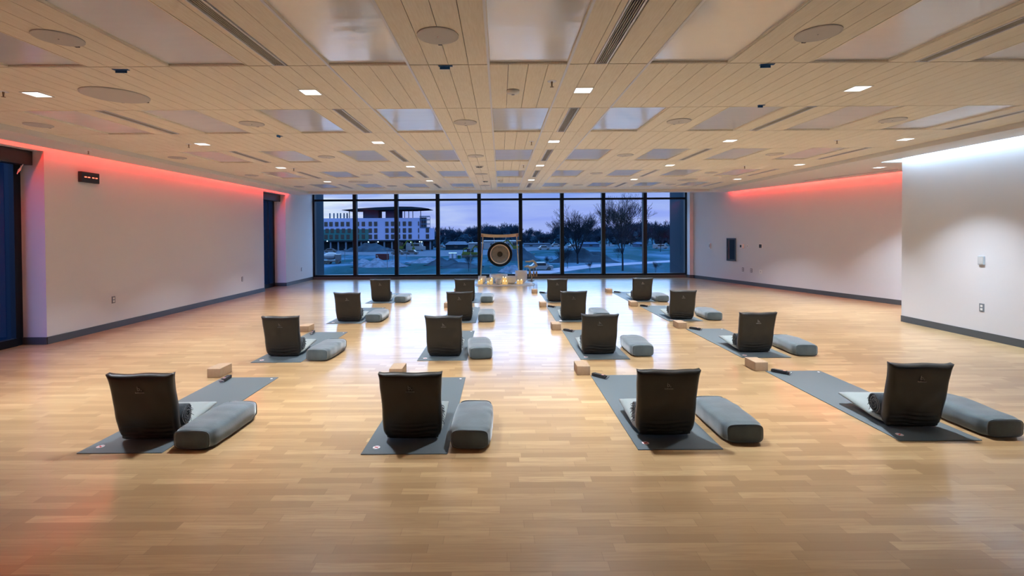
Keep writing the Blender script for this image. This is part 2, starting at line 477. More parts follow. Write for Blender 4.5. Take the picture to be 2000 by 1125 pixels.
# main window: nine bays
WX0, WX1 = -6.52, 6.50
PX = (WX1 - WX0) / 9
win = thing('window_1', None, None, (0, YF, 0)); win['kind'] = 'structure'
bm = B()
for i in range(10):
    x = WX0 + PX * i
    hw = 0.062
    x0, x1 = x - hw, x + hw
    if i == 0: x0, x1 = WX0 - .02, WX0 + 0.055
    if i == 9: x0, x1 = WX1 - 0.055, WX1 + .02
    box(bm, x0, x1, -0.02, 0.16, 0.09, ZT)
for (z0, z1) in ((0.085, 0.150), (2.725, 2.790), (ZT - .05, ZT)):
    box(bm, WX0, WX1, 0.0, 0.15, z0, z1)
obj('window_frame', bm, M_FRAME, win)
bm = B(); box(bm, WX0, WX1, -0.06, 0.17, 0.0005, 0.085); obj('window_sill', bm, M_SILL, win)
for i in range(9):
    for z0, z1 in ((0.15, 2.725), (2.79, ZT - .05)):
        bm = B(); a = WX0 + PX * i + .05; b = WX0 + PX * (i + 1) - .05
        vs = [bm.verts.new(p) for p in ((a, .08, z0), (b, .08, z0), (b, .08, z1), (a, .08, z1))]; bm.faces.new(vs)
        obj('window_pane', bm, M_GLASS, win)
# outer fins each side of the glass wall
bm = B(); box(bm, WX0 - .25, WX0 - .02, YF + .18, YF + 1.05, -1, 4.2); struct('wall_outer_fin_left', bm, mat('fin_metal', (0.004, 0.016, 0.030), 0.6, spec=0.05))
bm = B(); box(bm, WX1 + .0, WX1 + .25, YF + .18, YF + 1.65, -1, 4.2); struct('wall_outer_fin_right', bm, mat('fin_metal'))
bm = B(); box(bm, WX0, WX1, YF + .2, YF + .5, -.8, -.1); struct('trim_2', bm, mat('fin_metal'))

bm = B(); box(bm, WX0 - 4, WX1 + 4, YF + .5, 21.8, -.75, -.55); struct('added_bounce_terrace', bm, mat('pale_bounce_surface', (0.42, 0.43, 0.44), 0.8))  # added terrace below the sightline, brightens the ceiling panel reflections and bounce light
# two narrow side windows with roller shade boxes
for n_, (a, b) in enumerate(bays):
    wn_ = thing('window_%d' % (n_ + 2), None, None, (XL - WT, a, 0)); wn_['kind'] = 'structure'
    ln = b - a
    bm = B()
    box(bm, -0.10, 0.03, 0, 0.10, 0.0005, 2.775); box(bm, -0.10, 0.03, ln - 0.10, ln, 0.0005, 2.775)
    for q in (0.36, ln - 0.36): box(bm, -0.08, 0.02, q - .02, q + .02, 0.08, 2.7)
    box(bm, -0.10, 0.03, .1, ln - .1, 2.62, 2.775)
    obj('window_frame', bm, M_FRAME, wn_)
    bm = B(); box(bm, -0.10, 0.05, 0.1, ln - .1, 0.0005, 0.11); obj('window_sill', bm, M_FRAME, wn_)
    for q0, q1 in ((.1, .34), (.38, ln - .38), (ln - .34, ln - .1)):
        bm = B(); vs = [bm.verts.new(p) for p in ((-.04, q0, .11), (-.04, q1, .11), (-.04, q1, 2.62), (-.04, q0, 2.62))]; bm.faces.new(vs)
        obj('window_pane', bm, M_GLASS2, wn_)
    bm = B(); box(bm, XL - WT - 1.5, XL - WT - .12, b + .02, b + .2, -1, 4.0); struct('wall_side_fin_%s' % ('near', 'far')[n_], bm, mat('fin_metal'))
    t = thing('roller_shade', 'black roller shade box over the %s side window' % ('nearer left', 'farther left')[n_], 'window shade', (XL - 0.30, a + .02, 2.57), 0, None)
    bm = B(); box(bm, -0.02, 0.16, 0, ln - .04, 0, 0.195); bevel_all(bm, .004, 1); obj('shade_box', bm, M_BLACKP, t)
    bm = B()
    c0 = Vector((0.145, ln - 0.16, 0.0))
    for s in range(3):
        tube(bm, [c0, c0 + Vector((.01, -.04 - .02 * s, -.05 - .02 * s)), c0 + Vector((.012, -.06 - .02 * s, -.10 - .025 * s))], 0.0055, 6)
    obj('tied_cord', bm, M_CORD, t)

# ------------------------------------------------------------------ cove lights
def cove(name, label, p0, p1, side, col, wpm, z=2.925, tilt=0.25):
    # a long linear fitting lying in the slot, shining down the wall
    p0 = Vector(p0); p1 = Vector(p1); d = p1 - p0; ln = d.length
    t = thing(name, label, 'cove light', (p0.x, p0.y, z), math.atan2(d.y, d.x))
    bm = B(); box(bm, 0, ln, -.012, .012, .004, .024); obj('light_channel', bm, M_WHITEM, t)
    a = area('light_strip', (ln / 2, 0, 0), (tilt * side, 0, 0), ln, 0.02, wpm * ln, col, PI, t)
    return t
RED = (1.0, 0.045, 0.03); CW = (0.50, 0.74, 1.0)
cove('cove_light', 'red cove light glowing along the top of the left wall', (XL + .07, YB + .1), (XL + .07, 14.75), 1, RED, RED_W)
cove('cove_light', 'red cove light glowing along the top of the slanted far right wall', (fw_at(14.75, .045), 14.75), (fw_at(8.5, .06), 8.5), -1, RED, RED_W * 2.0)
cove('cove_light', 'bluish white cove light along the top of the near right wall', (XR - .028, YB + .1), (XR - .028, YR - .02), -1, CW, WHITE_W, 2.93)
cove('cove_light', 'short white cove light where the near right wall ends', (XR + .02, YR + .2), (XR + .36, YR + .2), -1, CW, WHITE_W * .6, 2.95)

# ------------------------------------------------------------------ ceiling fittings
ORD = ['first', 'second', 'third', 'fourth', 'fifth', 'sixth', 'seventh', 'eighth', 'ninth']
def from_left(i, n):
    return 'leftmost' if i == 0 else ('rightmost' if i == n - 1 else ORD[i] + ' from left')
def row_lab(r, n=5):
    return ['row nearest the camera', 'second row from the camera', 'third row from the camera', 'fourth row from the camera', 'row nearest the windows'][r]

def make_panel():
    t = thing('ceiling_panel', '', 'ceiling panel')
    g = 0.012
    bm = B(); box(bm, g, EW - g, g, RL - g, 0.016, 0.026); obj('film', bm, M_FILM, t)
    bm = B()
    box(bm, 0.004, g, 0.004, RL - .004, 0.0, 0.03); box(bm, EW - g, EW - .004, 0.004, RL - .004, 0.0, 0.03)
    box(bm, g, EW - g, .004, g, 0.0, 0.03); box(bm, g, EW - g, RL - g, RL - .004, 0.0, 0.03)
    obj('frame', bm, M_PLANK, t)
    return t
proto = None
for r in ROWS:
    if r < 0: continue
    for i, k in enumerate(PANELC):
        if proto is None: p = proto = make_panel()
        else: p = copy_tree(proto)
        p.location = (ex(k), row_y(r)[0], ZG)
        tag(p, 'glossy white ceiling panel, %s in the %s' % (from_left(i, 9), row_lab(r)), 'ceiling panel', 'glossy panels set in the plank ceiling')

def make_diff():
    t = thing('air_diffuser', '', 'air vent')
    ln = RL - .02
    bm = B(); box(bm, -.051, -.040, 0, ln, -.004, .02); box(bm, .040, .051, 0, ln, -.004, .02)
    box(bm, -.04, .04, 0, .006, -.004, .02); box(bm, -.04, .04, ln - .006, ln, -.004, .02)
    obj('frame', bm, M_WHITEM, t)
    bm = B()
    for q in range(5):
        x = -.030 + .015 * q; box(bm, x - .0028, x + .0028, .006, ln - .006, 0.0, .02)
    obj('slats', bm, mat('vent_slat', (0.38, 0.35, 0.31), 0.5), t)
    bm = B(); box(bm, -.04, .04, .006, ln - .006, .024, .03); obj('duct', bm, M_BLACKP, t)
    return t
proto = None
for r in range(5):
    for i, k in enumerate(DIFFC):
        if proto is None: p = proto = make_diff()
        else: p = copy_tree(proto)
        p.location = (ex(k) + .25, row_y(r)[0] + .01, ZG)
        tag(p, 'slim linear air diffuser, %s in the %s' % (from_left(i, 5), row_lab(r)), 'air vent', 'linear air diffusers in the ceiling')

def make_spk(R=0.137):
    t = thing('ceiling_speaker', '', 'ceiling speaker')
    bm = B(); lathe(bm, [(0, -.010), (R * .9, -.010), (R, -.007), (R, 0), (0, 0)], 48); obj('grille', bm, M_SPK, t)
    bm = B(); lathe(bm, [(0, -.0125), (.004, -.0125), (.005, -.0101)], 12); obj('badge', bm, M_CHROME, t)
    bm = B(); box(bm, -.016, .010, R + .001, R + .014, -.008, 0); obj('clip', bm, M_BLACKP, t)
    return t
proto = None
SPX = [-5.43, -2.918, -0.405, 2.113, 4.63]
for r in range(5):
    for i, x in enumerate(SPX):
        if proto is None: p = proto = make_spk()
        else: p = copy_tree(proto)
        p.location = (x, [3.187, 5.655, 8.08, 10.5, 12.97][r], ZG)
        tag(p, 'round flat ceiling speaker, %s in the %s' % (from_left(i, 5), row_lab(r)), 'ceiling speaker', 'round speakers in the plank ceiling')
for (x, y, R, lb) in ((-3.58, 4.48, .265, 'big round grille near the left end of the nearest ceiling lights'), (-3.52, 11.92, .24, 'big round grille at the far left of the ceiling'), (4.65, 11.88, .24, 'big round grille at the far right of the ceiling')):
    t = thing('access_cover', lb, 'ceiling cover', (x, y, ZG))
    bm = B(); lathe(bm, [(0, -.012), (R * .95, -.012), (R, -.008), (R, 0), (0, 0)], 56); obj('grille', bm, M_SPK, t)
    for a in (-.12, .12):
        bm = B(); box(bm, a - .012, a + .012, math.sqrt(R * R - a * a), math.sqrt(R * R - a * a) + .014, -.008, 0); obj('clip', bm, M_BLACKP, t)

# square downlights
LX = [(-4.28, 4.45), (-1.742, 4.43), (0.772, 4.42), (3.296, 4.42),
      (-4.276, 6.90), (-1.738, 6.86), (0.775, 6.86), (3.301, 6.88), (5.80, 6.86),
      (-4.27, 9.36), (-1.73, 9.30), (0.778, 9.27), (3.31, 9.33), (5.85, 9.36),
      (-4.265, 11.85), (-1.727, 11.78), (0.769, 11.72), (3.285, 11.74), (5.85, 11.82)]
def lab_light(j):
    if j < 4: return 'bright square downlight, %s in the lights row nearest the camera' % from_left(j, 4)
    r = (j - 4) // 5; i = (j - 4) % 5
    return 'bright square downlight, %s in the %s lights row from the camera' % (from_left(i, 5), ['second', 'third', 'fourth'][r])
def make_down():
    t = thing('downlight', '', 'ceiling light')
    bm = B(); s = 0.085
    box(bm, -s, s, -s, -s + .010, -.004, 0); box(bm, -s, s, s - .010, s, -.004, 0)
    box(bm, -s, -s + .010, -s + .01, s - .01, -.004, 0); box(bm, s - .010, s, -s + .01, s - .01, -.004, 0)
    obj('trim_ring', bm, M_WPLAS, t)
    bm = B(); box(bm, -s + .01, s - .01, -s + .01, s - .01, -.002, 0); obj('diffuser', bm, M_LAMP, t)
    area('lamp', (0, 0, -.006), (0, 0, 0), .15, .15, DOWN_W, (0.88, 0.985, 1.12), math.radians(92), t)
    return t
proto = make_down(); proto.location = (LX[0][0], LX[0][1], ZG)
tag(proto, lab_light(0), 'ceiling light', 'square downlights in the plank ceiling')
for j, (x, y) in enumerate(LX[1:], 1):
    p = copy_tree(proto); p.location = (x, y, ZG)
    tag(p, lab_light(j), 'ceiling light', 'square downlights in the plank ceiling')
p = copy_tree(proto); p.location = (7.375, 9.33, ZS)
tag(p, 'bright downlight in the lowered plaster border at the far right', 'ceiling light')

# sprinklers, detectors, tape scraps, slot in the border
def sprinkler(x, y, z, lb, s=1.0):
    t = thing('sprinkler', lb, 'sprinkler', (x, y, z), 0, 'fire sprinklers hanging from the ceiling')
    bm = B(); lathe(bm, [(0, -.004), (.036, -.003), (.040, 0), (0, 0)], 20); obj('escutcheon', bm, M_WHITEM, t)
    bm = B(); lathe(bm, [(0, -.052), (.016, -.050), (.016, -.047), (.005, -.045), (.007, -.02), (.009, -.0042)], 14)
    obj('nozzle', bm, mat('brass', (0.30, 0.22, 0.14), 0.35, metal=0.8), t, True)
sprinkler(.455, 4.16, ZG, 'sprinkler head ahead of the nearest row of middle lights')
sprinkler(.455, 6.86, ZG, 'sprinkler head beside the second middle downlight')
sprinkler(.455, 9.2, ZG, 'sprinkler head beside the third middle downlight')
sprinkler(-4.50, 4.36, ZG, 'sprinkler head by the leftmost near downlight')
sprinkler(-4.47, 6.9, ZG, 'sprinkler head by the leftmost downlight of the second row')
sprinkler(-4.06, 9.45, ZG, 'sprinkler head by the leftmost downlight of the third row')
sprinkler(4.85, 6.9, ZG, 'sprinkler head at the right between second row downlights')
sprinkler(4.85, 9.5, ZG, 'sprinkler head at the right between third row downlights')
sprinkler(-6.0, 7.0, ZS, 'sprinkler head under the plaster border of the left wall')
def detector(x, y, lb):
    t = thing('smoke_detector', lb, 'smoke detector', (x, y, ZG))
    bm = B(); lathe(bm, [(0, -.038), (.022, -.037), (.03, -.03), (.058, -.022), (.06, 0), (0, 0)], 28); obj('housing', bm, M_WPLAS, t, True)
    bm = B(); lathe(bm, [(0, -.041), (.014, -.040), (.015, -.0372)], 16); obj('sensor', bm, M_GPLAS, t)
detector(.125, 4.42, 'round smoke detector in the middle of the nearest plank strip')
detector(.02, 11.8, 'round smoke detector between the farthest middle panels')
def vent_cluster(x, y, lb):
    t = thing('ceiling_sensor', lb, 'ceiling sensor', (x, y, ZG))
    bm = B(); lathe(bm, [(0, -.012), (.075, -.012), (.085, 0), (0, 0)], 28); obj('base', bm, M_WPLAS, t)
    bm = B()
    for q in range(7):
        a = PI * 2 * q / 7; lathe(bm, [(0, -.03), (.014, -.028), (.016, -.0122)], 10, .045 * math.cos(a), .045 * math.sin(a))
    obj('lens', bm, M_GPLAS, t)
vent_cluster(-.40, 9.3, 'small sensor cluster between the middle speakers')
vent_cluster(-.36, 11.9, 'larger sensor cluster farther along the middle speakers')
def tape(x, y, ln, rz, lb, z=ZG, m=M_TAPE):
    bm = B(); box(bm, -ln / 2, ln / 2, -.014, .014, -.003, 0)
    box(bm, -ln * .42, ln * .30, .010, .016, -.022, -.003)
    o = obj('tape_scrap', bm, m, None, False, (x, y, z - .001), (0, 0, rz)); tag(o, lb, 'tape')
tape(-2.99, 3.80, .12, .05, 'blue tape scrap on the ceiling joint, leftmost')
tape(-.42, 3.76, .11, .0, 'blue tape scrap on the ceiling joint below the middle speaker')
tape(2.10, 3.77, .11, -.05, 'blue tape scrap on the ceiling joint at the right')
tape(2.71, 4.97, .07, 0, 'small dark tape scrap on the next ceiling joint to the right')
tape(-2.91, 6.35, .10, 1.4, 'dark tape scrap on the ceiling beyond the left speaker')
t = thing('slot_diffuser', 'long dark slot in the plaster border of the slanted far right wall', 'air vent', (fw_at(10.6, .62), 10.6, ZS), math.atan2(FU[1], FU[0]))
bm = B(); box(bm, -1.05, 1.05, -.022, .022, -.003, .0); obj('slot', bm, M_DARK, t)
bm = B(); box(bm, -1.06, 1.06, -.028, -.022, -.005, .0); box(bm, -1.06, 1.06, .022, .028, -.005, .0); obj('frame', bm, M_WPLAS, t)

# ------------------------------------------------------------------ wall fittings
def wall_thing(name, lb, cat, p, ang, group=None):
    """local x along the wall (to the right as seen), y out of the wall, z up"""
    return thing(name, lb, cat, p, ang, group)
AL = -PI / 2 * 1.0    # left wall: out = +X
AR = PI / 2           # right wall: out = -X
def outlet(p, ang, lb, dark=True):
    t = wall_thing('wall_outlet', lb, 'outlet', p, ang, 'wall outlets')
    bm = B(); box(bm, -.036, .036, .0, .006, -.058, .058); bevel_all(bm, .0015, 1); cp = obj('cover_plate', bm, M_GPLAS if dark else M_WPLAS, t)
    for s in (-.024, .024):
        bm = B(); box(bm, -.017, .017, .0062, .010, s - .016, s + .016); bevel_all(bm, .002, 1); obj('socket', bm, M_WPLAS if dark else M_GPLAS, cp)
outlet((XL, 8.06, .48), AL, 'grey wall outlet low on the left wall below the digital clock')
outlet((XL, 12.09, .45), AL, 'grey wall outlet low on the left wall beside the far side window')
outlet((XL, 15.70, .43), AL, 'grey wall outlet low between the far side window and the glass wall')
outlet((XR, 6.87, .45), AR, 'grey wall outlet low on the near right wall')
t = wall_thing('thermostat', 'plain grey box on the near right wall above the outlet', 'thermostat', (XR, 6.87, 1.13), AR)
bm = B(); box(bm, -.042, .042, 0, .028, -.062, .062); bevel_all(bm, .005, 2); obj('housing', bm, mat('pale_grey_plastic', (0.42, 0.44, 0.45), 0.5), t)
bm = B(); box(bm, -.03, .03, .0285, .0295, -.045, .045); obj('front_cover', bm, mat('pale_grey_front', (0.48, 0.50, 0.51), 0.5), t)
t = wall_thing('digital_clock', 'black digital clock with four red dashes high on the left wall', 'clock', (XL, 7.585, 2.478), AL)
bm = B(); box(bm, -.165, .165, 0, .06, -.082, .082); bevel_all(bm, .004, 1); obj('case', bm, M_BLACKP, t)
for q in (-.105, -.045, .035, .095):
    bm = B(); box(bm, q - .020, q + .020, .0603, .062, -.006, .008); obj('dash', bm, M_LED, t)

def fwp(s, z): return (FW0[0] + FU[0] * s, FW0[1] + FU[1] * s, z)
AF = math.atan2(FN[1], FN[0]) - PI / 2
t = wall_thing('extinguisher_cabinet', 'dark framed cabinet with a glass door on the far right wall', 'cabinet', fwp(1.775, 1.03), AF)
bm = B()
for (a, b, c, d) in ((-.19, -.155, -.35, .35), (.155, .19, -.35, .35), (-.155, .155, -.35, -.315), (-.155, .155, .315, .35)): box(bm, a, b, 0.0, .022, c, d)
obj('frame', bm, mat('cabinet_frame', (0.05, 0.07, 0.09), 0.35, metal=0.5), t)
bm = B(); box(bm, -.155, .155, .0, .004, -.315, .315); obj('cabinet_back', bm, mat('cabinet_inside', (0.05, 0.05, 0.06), 0.6), t)
bm = B(); box(bm, -.145, .06, .012, .016, -.30, .30); obj('door_glass', bm, mat('dark_cabinet_glass', (0.02, 0.035, 0.055), 0.08), t)
bm = B(); box(bm, .075, .12, .005, .014, -.28, .26); obj('inner_strip', bm, mat('cabinet_red', (0.10, 0.03, 0.03), 0.5), t)
bm = B(); box(bm, .128, .140, .016, .04, -.02, .05); obj('handle', bm, M_CHROME, t)
def plate(s, z, w_, h_, d_, m, name, cat, lb, inner=None):
    t = wall_thing(name, lb, cat, fwp(s, z), AF)
    bm = B(); box(bm, -w_ / 2, w_ / 2, 0, d_, -h_ / 2, h_ / 2); bevel_all(bm, .002, 1); obj('cover_plate', bm, m, t)
    if inner:
        bm = B(); box(bm, *inner[0]); obj(inner[1], bm, inner[2], t)
plate(.83, 1.12, .07, .17, .03, M_WPLAS, 'light_switch', 'switch', 'tall thin white switch left of the dark cabinet', ((-.012, .012, .0305, .034, -.05, .05), 'switch_lever', M_GPLAS))
plate(2.20, 1.14, .13, .12, .03, M_WPLAS, 'wall_controller', 'wall control', 'white control box with black screen right of the cabinet', ((-.01, .05, .0302, .033, -.035, .04), 'screen', M_BLACKP))
plate(2.42, 1.15, .07, .07, .012, M_WPLAS, 'wall_sensor', 'wall sensor', 'small white wall sensor with a black dot', ((-.010, .010, .0122, .016, -.010, .010), 'sensor', M_BLACKP))
plate(2.90, 1.16, .13, .12, .012, M_WPLAS, 'wall_jack', 'wall jack', 'white plate with dark switches, rightmost of the upper row', ((-.045, .045, .0122, .016, -.05, .05), 'switch_module', M_BLACKP))
outlet(fwp(2.24, .45), AF, 'dark outlet low on the far right wall, nearer the cabinet')
outlet(fwp(2.56, .44), AF, 'dark outlet low on the far right wall, middle of three')
plate(2.91, .43, .10, .11, .010, M_WPLAS, 'blank_plate', 'wall plate', 'white square wall plate low on the far right wall', ((-.008, .008, .0102, .013, -.012, .012), 'connector', M_GPLAS))

# ================================================================== YOGA STATIONS
random.seed(4)
def pad(bm, w_, h_, t_, nx=18, nz=20, bulge=0.012, ears=0.0, taper=0.0, wr=0.0, seed=0, edge=0.35):
    """a padded slab in the XZ plane, thickness along Y, z from 0 to h_"""
    def shell(side):
        g = []
        for j in range(nz + 1):
            v = j / nz; row = []
            for i in range(nx + 1):
                u = i / nx
                a = 2 * u - 1; b = 2 * v - 1
                # rounded bottom corners
                hw = w_ / 2 * (1 - taper * (1 - v))
                if v < 0.16: hw *= 1 - 0.17 * (1 - v / 0.16) ** 2.2
                x = a * hw
                z = v * h_
                prof = (1 - abs(a) ** 12) ** 0.5 * (1 - abs(b) ** 14) ** 0.5 if abs(a) < 1 and abs(b) < 1 else 0
                y = side * (t_ / 2 * (edge + (1 - edge) * prof) + bulge * (1 - a * a) * (1 - b * b))
                if ears:
                    e = max(0, abs(a) - 0.86) / 0.14 * max(0, v - 0.90) / 0.10
                    z += ears * e * e; x += math.copysign(ears * .9 * e * e, a)
                    z += 0.0035 * math.sin(a * 5 + seed * 2) * max(0, v - .9) * 10
                    x += .0025 * math.sin(v * 11 + seed + (2 if a > 0 else 0)) * abs(a) ** 3
                if wr:
                    c = math.exp(-((v - 0.12) / 0.10) ** 2)
                    y += side * wr * c * math.sin(v * 95 + math.sin(a * 3 + seed) * 1.6) * (1 - a ** 4)
                    y += side * wr * .55 * noise.noise(Vector((a * 2.2 + seed, v * 5, 3.1)))
                row.append(bm.verts.new((x, y, z)))
            g.append(row)
        return g
    F = shell(1); K = shell(-1)
    for j in range(nz):
        for i in range(nx):
            bm.faces.new([F[j][i], F[j][i + 1], F[j + 1][i + 1], F[j + 1][i]])
            bm.faces.new([K[j][i], K[j + 1][i], K[j + 1][i + 1], K[j][i + 1]])
    for j in range(nz):
        bm.faces.new([F[j][0], F[j + 1][0], K[j + 1][0], K[j][0]]); bm.faces.new([F[j][nx], K[j][nx], K[j + 1][nx], F[j + 1][nx]])
    for i in range(nx):
        bm.faces.new([F[0][i], K[0][i], K[0][i + 1], F[0][i + 1]]); bm.faces.new([F[nz][i], F[nz][i + 1], K[nz][i + 1], K[nz][i]])

LEAN = 0.20
def make_chair(seed):
    t = thing('floor_chair', '', 'floor chair')
    bm = B(); pad(bm, .452, .52, .070, nx=28, nz=44, ears=.010, taper=.045, wr=.0115, seed=seed, bulge=.006, edge=.55)
    xform(bm, Matrix.Translation((0, .03, .012)) @ Matrix.Rotation(LEAN, 4, 'X'))
    back = obj('backrest', bm, M_VINYL, t, True)
    # side flap seam along each edge of the back
    bm = B(); pad(bm, .43, .50, .042, ears=.0, taper=.02, wr=.003, seed=seed + 3, bulge=.008, edge=.3)
    # lay the seat down in front, nose tipped up
    xform(bm, Matrix.Translation((0, .045, .036)) @ Matrix.Rotation(-PI / 2 + .115, 4, 'X'))
    obj('seat', bm, M_SEAT, t, True)
    bm = B(); tube(bm, [(-.19, .02, .035), (-.07, .012, .030), (.07, .012, .030), (.19, .02, .035)], .024, 10); obj('hinge_fold', bm, M_VINYL, t, True)
    # printed mark on the outside of the back
    ca, sa = math.cos(LEAN), math.sin(LEAN)
    def onback(z, d=-.0425): return (0.0, .03 + d * ca - z * sa, .012 + d * sa + z * ca)
    text_obj('logo', 'b,', .048, M_LOGO, back, onback(.425), (PI / 2 + LEAN, 0, 0), .002)
    text_obj('wordmark', 'halfmoon', .017, M_LOGO, back, onback(.395), (PI / 2 + LEAN, 0, 0), .002)
    return t

def make_mat():
    t = thing('yoga_mat', '', 'yoga mat')
    bm = B(); box(bm, 0, .61, 0, 1.80, .0006, .0056); bevel_all(bm, .0015, 1); sheet = obj('mat_sheet', bm, M_MAT, t)
    def emblem(x, y, R, red, name):
        bm = B(); lathe(bm, [(0, .0064), (R, .0064), (R, .0057)], 24, x, y, 0, 0)
        # a small frog-like figure: body and four limbs
        if red:
            lathe(bm, [(0, .0068), (R * .35, .0068), (R * .35, .0063)], 12, x, y, 0, 1)
            for a in (.7, 2.4, 3.9, 5.5):
                c, s = math.cos(a), math.sin(a)
                p = [(x + c * R * .2 - s * R * .1, y + s * R * .2 + c * R * .1), (x + c * R * .2 + s * R * .1, y + s * R * .2 - c * R * .1), (x + c * R * .9 + s * R * .12, y + s * R * .9 - c * R * .12), (x + c * R * .9 - s * R * .12, y + s * R * .9 + c * R * .12)]
                prism(bm, p, .0064, .0068, 1)
        obj(name, bm, [M_MARKW, M_MARKR], sheet)
    emblem(.085, .105, .026, True, 'emblem'); emblem(.56, 1.745, .012, False, 'corner_mark')
    return t

def make_bolster(seed):
    t = thing('bolster', '', 'bolster')
    bm = B(); W_, H_, L_ = .30, .150, .62
    nx, ny = 26, 30
    rings = []
    for j in range(ny + 1):
        v = j / ny; b = 2 * v - 1
        s = (1 - abs(b) ** 14) ** 0.35 if abs(b) < 1 else 0.0
        s = max(s, .87)
        ring = []
        for i in range(nx):
            a = 2 * PI * i / nx; c, sn = math.cos(a), math.sin(a)
            e = 0.42
            x = math.copysign(abs(c) ** e, c) * W_ / 2 * s; z = math.copysign(abs(sn) ** e, sn) * H_ / 2 * s
            q = noise.noise(Vector((x * 7 + seed, b * 3, z * 9))) * .008
            z2 = z + (q + .012 * (1 - (x / (W_ / 2)) ** 2) * (1 - b * b) if z > 0 else 0)
            x2 = x * (1 + .03 * math.cos(b * 2)) + q * .5
            ring.append(bm.verts.new((x2, L_ / 2 * b, max(z2 + H_ / 2, .001))))
        rings.append(ring)
    for r0, r1 in zip(rings, rings[1:]):
        for k in range(nx): bm.faces.new([r0[k], r0[(k + 1) % nx], r1[(k + 1) % nx], r1[k]])
    for ring, yy, sg in ((rings[0], -L_ / 2 - .006, 1), (rings[-1], L_ / 2 + .006, -1)):
        inner = [bm.verts.new((v.co.x * .86, yy, (v.co.z - H_ / 2) * .84 + H_ / 2)) for v in ring]
        for k in range(nx): bm.faces.new([ring[k], inner[k], inner[(k + 1) % nx], ring[(k + 1) % nx]])
        bm.faces.new(inner)
    cover = obj('cover', bm, M_BOL, t, True)
    for yy in (-L_ / 2 + .001, L_ / 2 - .001):
        bm = B(); pts = []
        for i in range(37):
            a = 2 * PI * i / 36; c, sn = math.cos(a), math.sin(a)
            pts.append((math.copysign(abs(c) ** .42, c) * W_ / 2 * .872, yy, math.copysign(abs(sn) ** .42, sn) * H_ / 2 * .872 + H_ / 2 + .001))
        tube(bm, pts, .0032, 5, False)
        obj('seam', bm, M_BOL, cover, True)
    return t

def make_roll(seed):
    t = thing('rolled_blanket', '', 'blanket')
    bm = B(); turns, n = 3.6, 96; R0, R1, th = .014, .078, .011
    hl = .195
    pr = []
    for i in range(n + 1):
        f = i / n; a = f * turns * 2 * PI + seed
        r = R0 + (R1 - R0) * f
        wob = 1 + .05 * math.sin(a * 2.3 + seed)
        pr.append((Vector((math.cos(a) * r * .88 * wob, math.sin(a) * r * 1.10 * wob)), Vector((math.cos(a) * (r - th) * .88 * wob, math.sin(a) * (r - th) * 1.10 * wob))))
    def ring(x, k):
        o, i_ = pr[k]; j = noise.noise(Vector((k * .2, seed, x))) * .006
        return bm.verts.new((x + j, o.x, o.y)), bm.verts.new((x + j, i_.x, i_.y))
    A = [ring(-hl, k) for k in range(n + 1)]; Bv = [ring(hl, k) for k in range(n + 1)]
    for k in range(n):
        bm.faces.new([A[k][0], A[k + 1][0], Bv[k + 1][0], Bv[k][0]]); bm.faces.new([A[k][1], Bv[k][1], Bv[k + 1][1], A[k + 1][1]])
        bm.faces.new([A[k][0], A[k][1], A[k + 1][1], A[k + 1][0]]); bm.faces.new([Bv[k][0], Bv[k + 1][0], Bv[k + 1][1], Bv[k][1]])
    bm.faces.new([A[n][0], A[n][1], Bv[n][1], Bv[n][0]])
    obj('blanket_roll', bm, M_BLANK, t, True)
    bm = B()
    for sx in (-hl, hl):
        for k in range(26):
            q = pr[20 + (k * (n - 21)) // 26]; p = (q[0] + q[1]) / 2
            s = math.copysign(1, sx)
            tube(bm, [(sx, p.x, p.y), (sx + s * .010, p.x + random.uniform(-.004, .004), p.y - .004), (sx + s * .016, p.x + random.uniform(-.008, .008), p.y - .014)], .0018, 4)
    obj('fringe', bm, M_BLANK, t)
    return t

def make_strap():
    t = thing('yoga_strap', '', 'yoga strap')
    bm = B(); 
    for k in range(5):
        z = .003 + k * .007
        vs = box(bm, -.021 + .001 * (k % 2), .021 - .001 * ((k + 1) % 2), -.085 + .004 * k, .085 - .003 * k, z, z + .0045)
    for yy in (-.083, .083):
        lathe_pts = [(0, yy, .0055 + .004), (0, yy + math.copysign(.010, yy), .018), (0, yy, .031)]
        vs = box(bm, -.020, .020, yy - .004, yy + .004, .004, .032)
    bevel_all(bm, .0012, 1); web = obj('webbing', bm, M_STRAP, t)
    bm = B(); pts = [(-.024, -.092, .006), (.024, -.092, .006), (.022, -.108, .022), (0, -.114, .030), (-.022, -.108, .022), (-.024, -.092, .006)]
    tube(bm, pts, .0028, 6, False)
    tube(bm, [(p[0], p[1] - .004, p[2] + .007) for p in pts], .0028, 6, False)
    obj('buckle', bm, M_CHROME, t, True)
    bm = B(); box(bm, -.012, .012, -.055, -.030, .0362, .0375); obj('care_tag', bm, mat('pinkish_label', (0.5, 0.25, 0.27), 0.6), web)
    return t

def make_block():
    t = thing('yoga_block', '', 'yoga block')
    bm = B(); box(bm, 0, .145, 0, .23, .0006, .10); bevel_all(bm, .006, 3); fb = obj('foam_body', bm, M_BLOCK, t, True)
    bm = B(); lathe(bm, [(0, .1006), (.007, .1006), (.007, .1)], 14, .11, .05); obj('pressed_mark', bm, mat('block_mark', (0.22, 0.13, 0.08), 0.7), fb)
    return t

RN = ['nearest row', 'second row', 'third row', 'farthest row']
CN = ['leftmost', 'second from left', 'third from left', 'rightmost']
def where(r, c): return '%s in the %s' % (CN[c], RN[r])
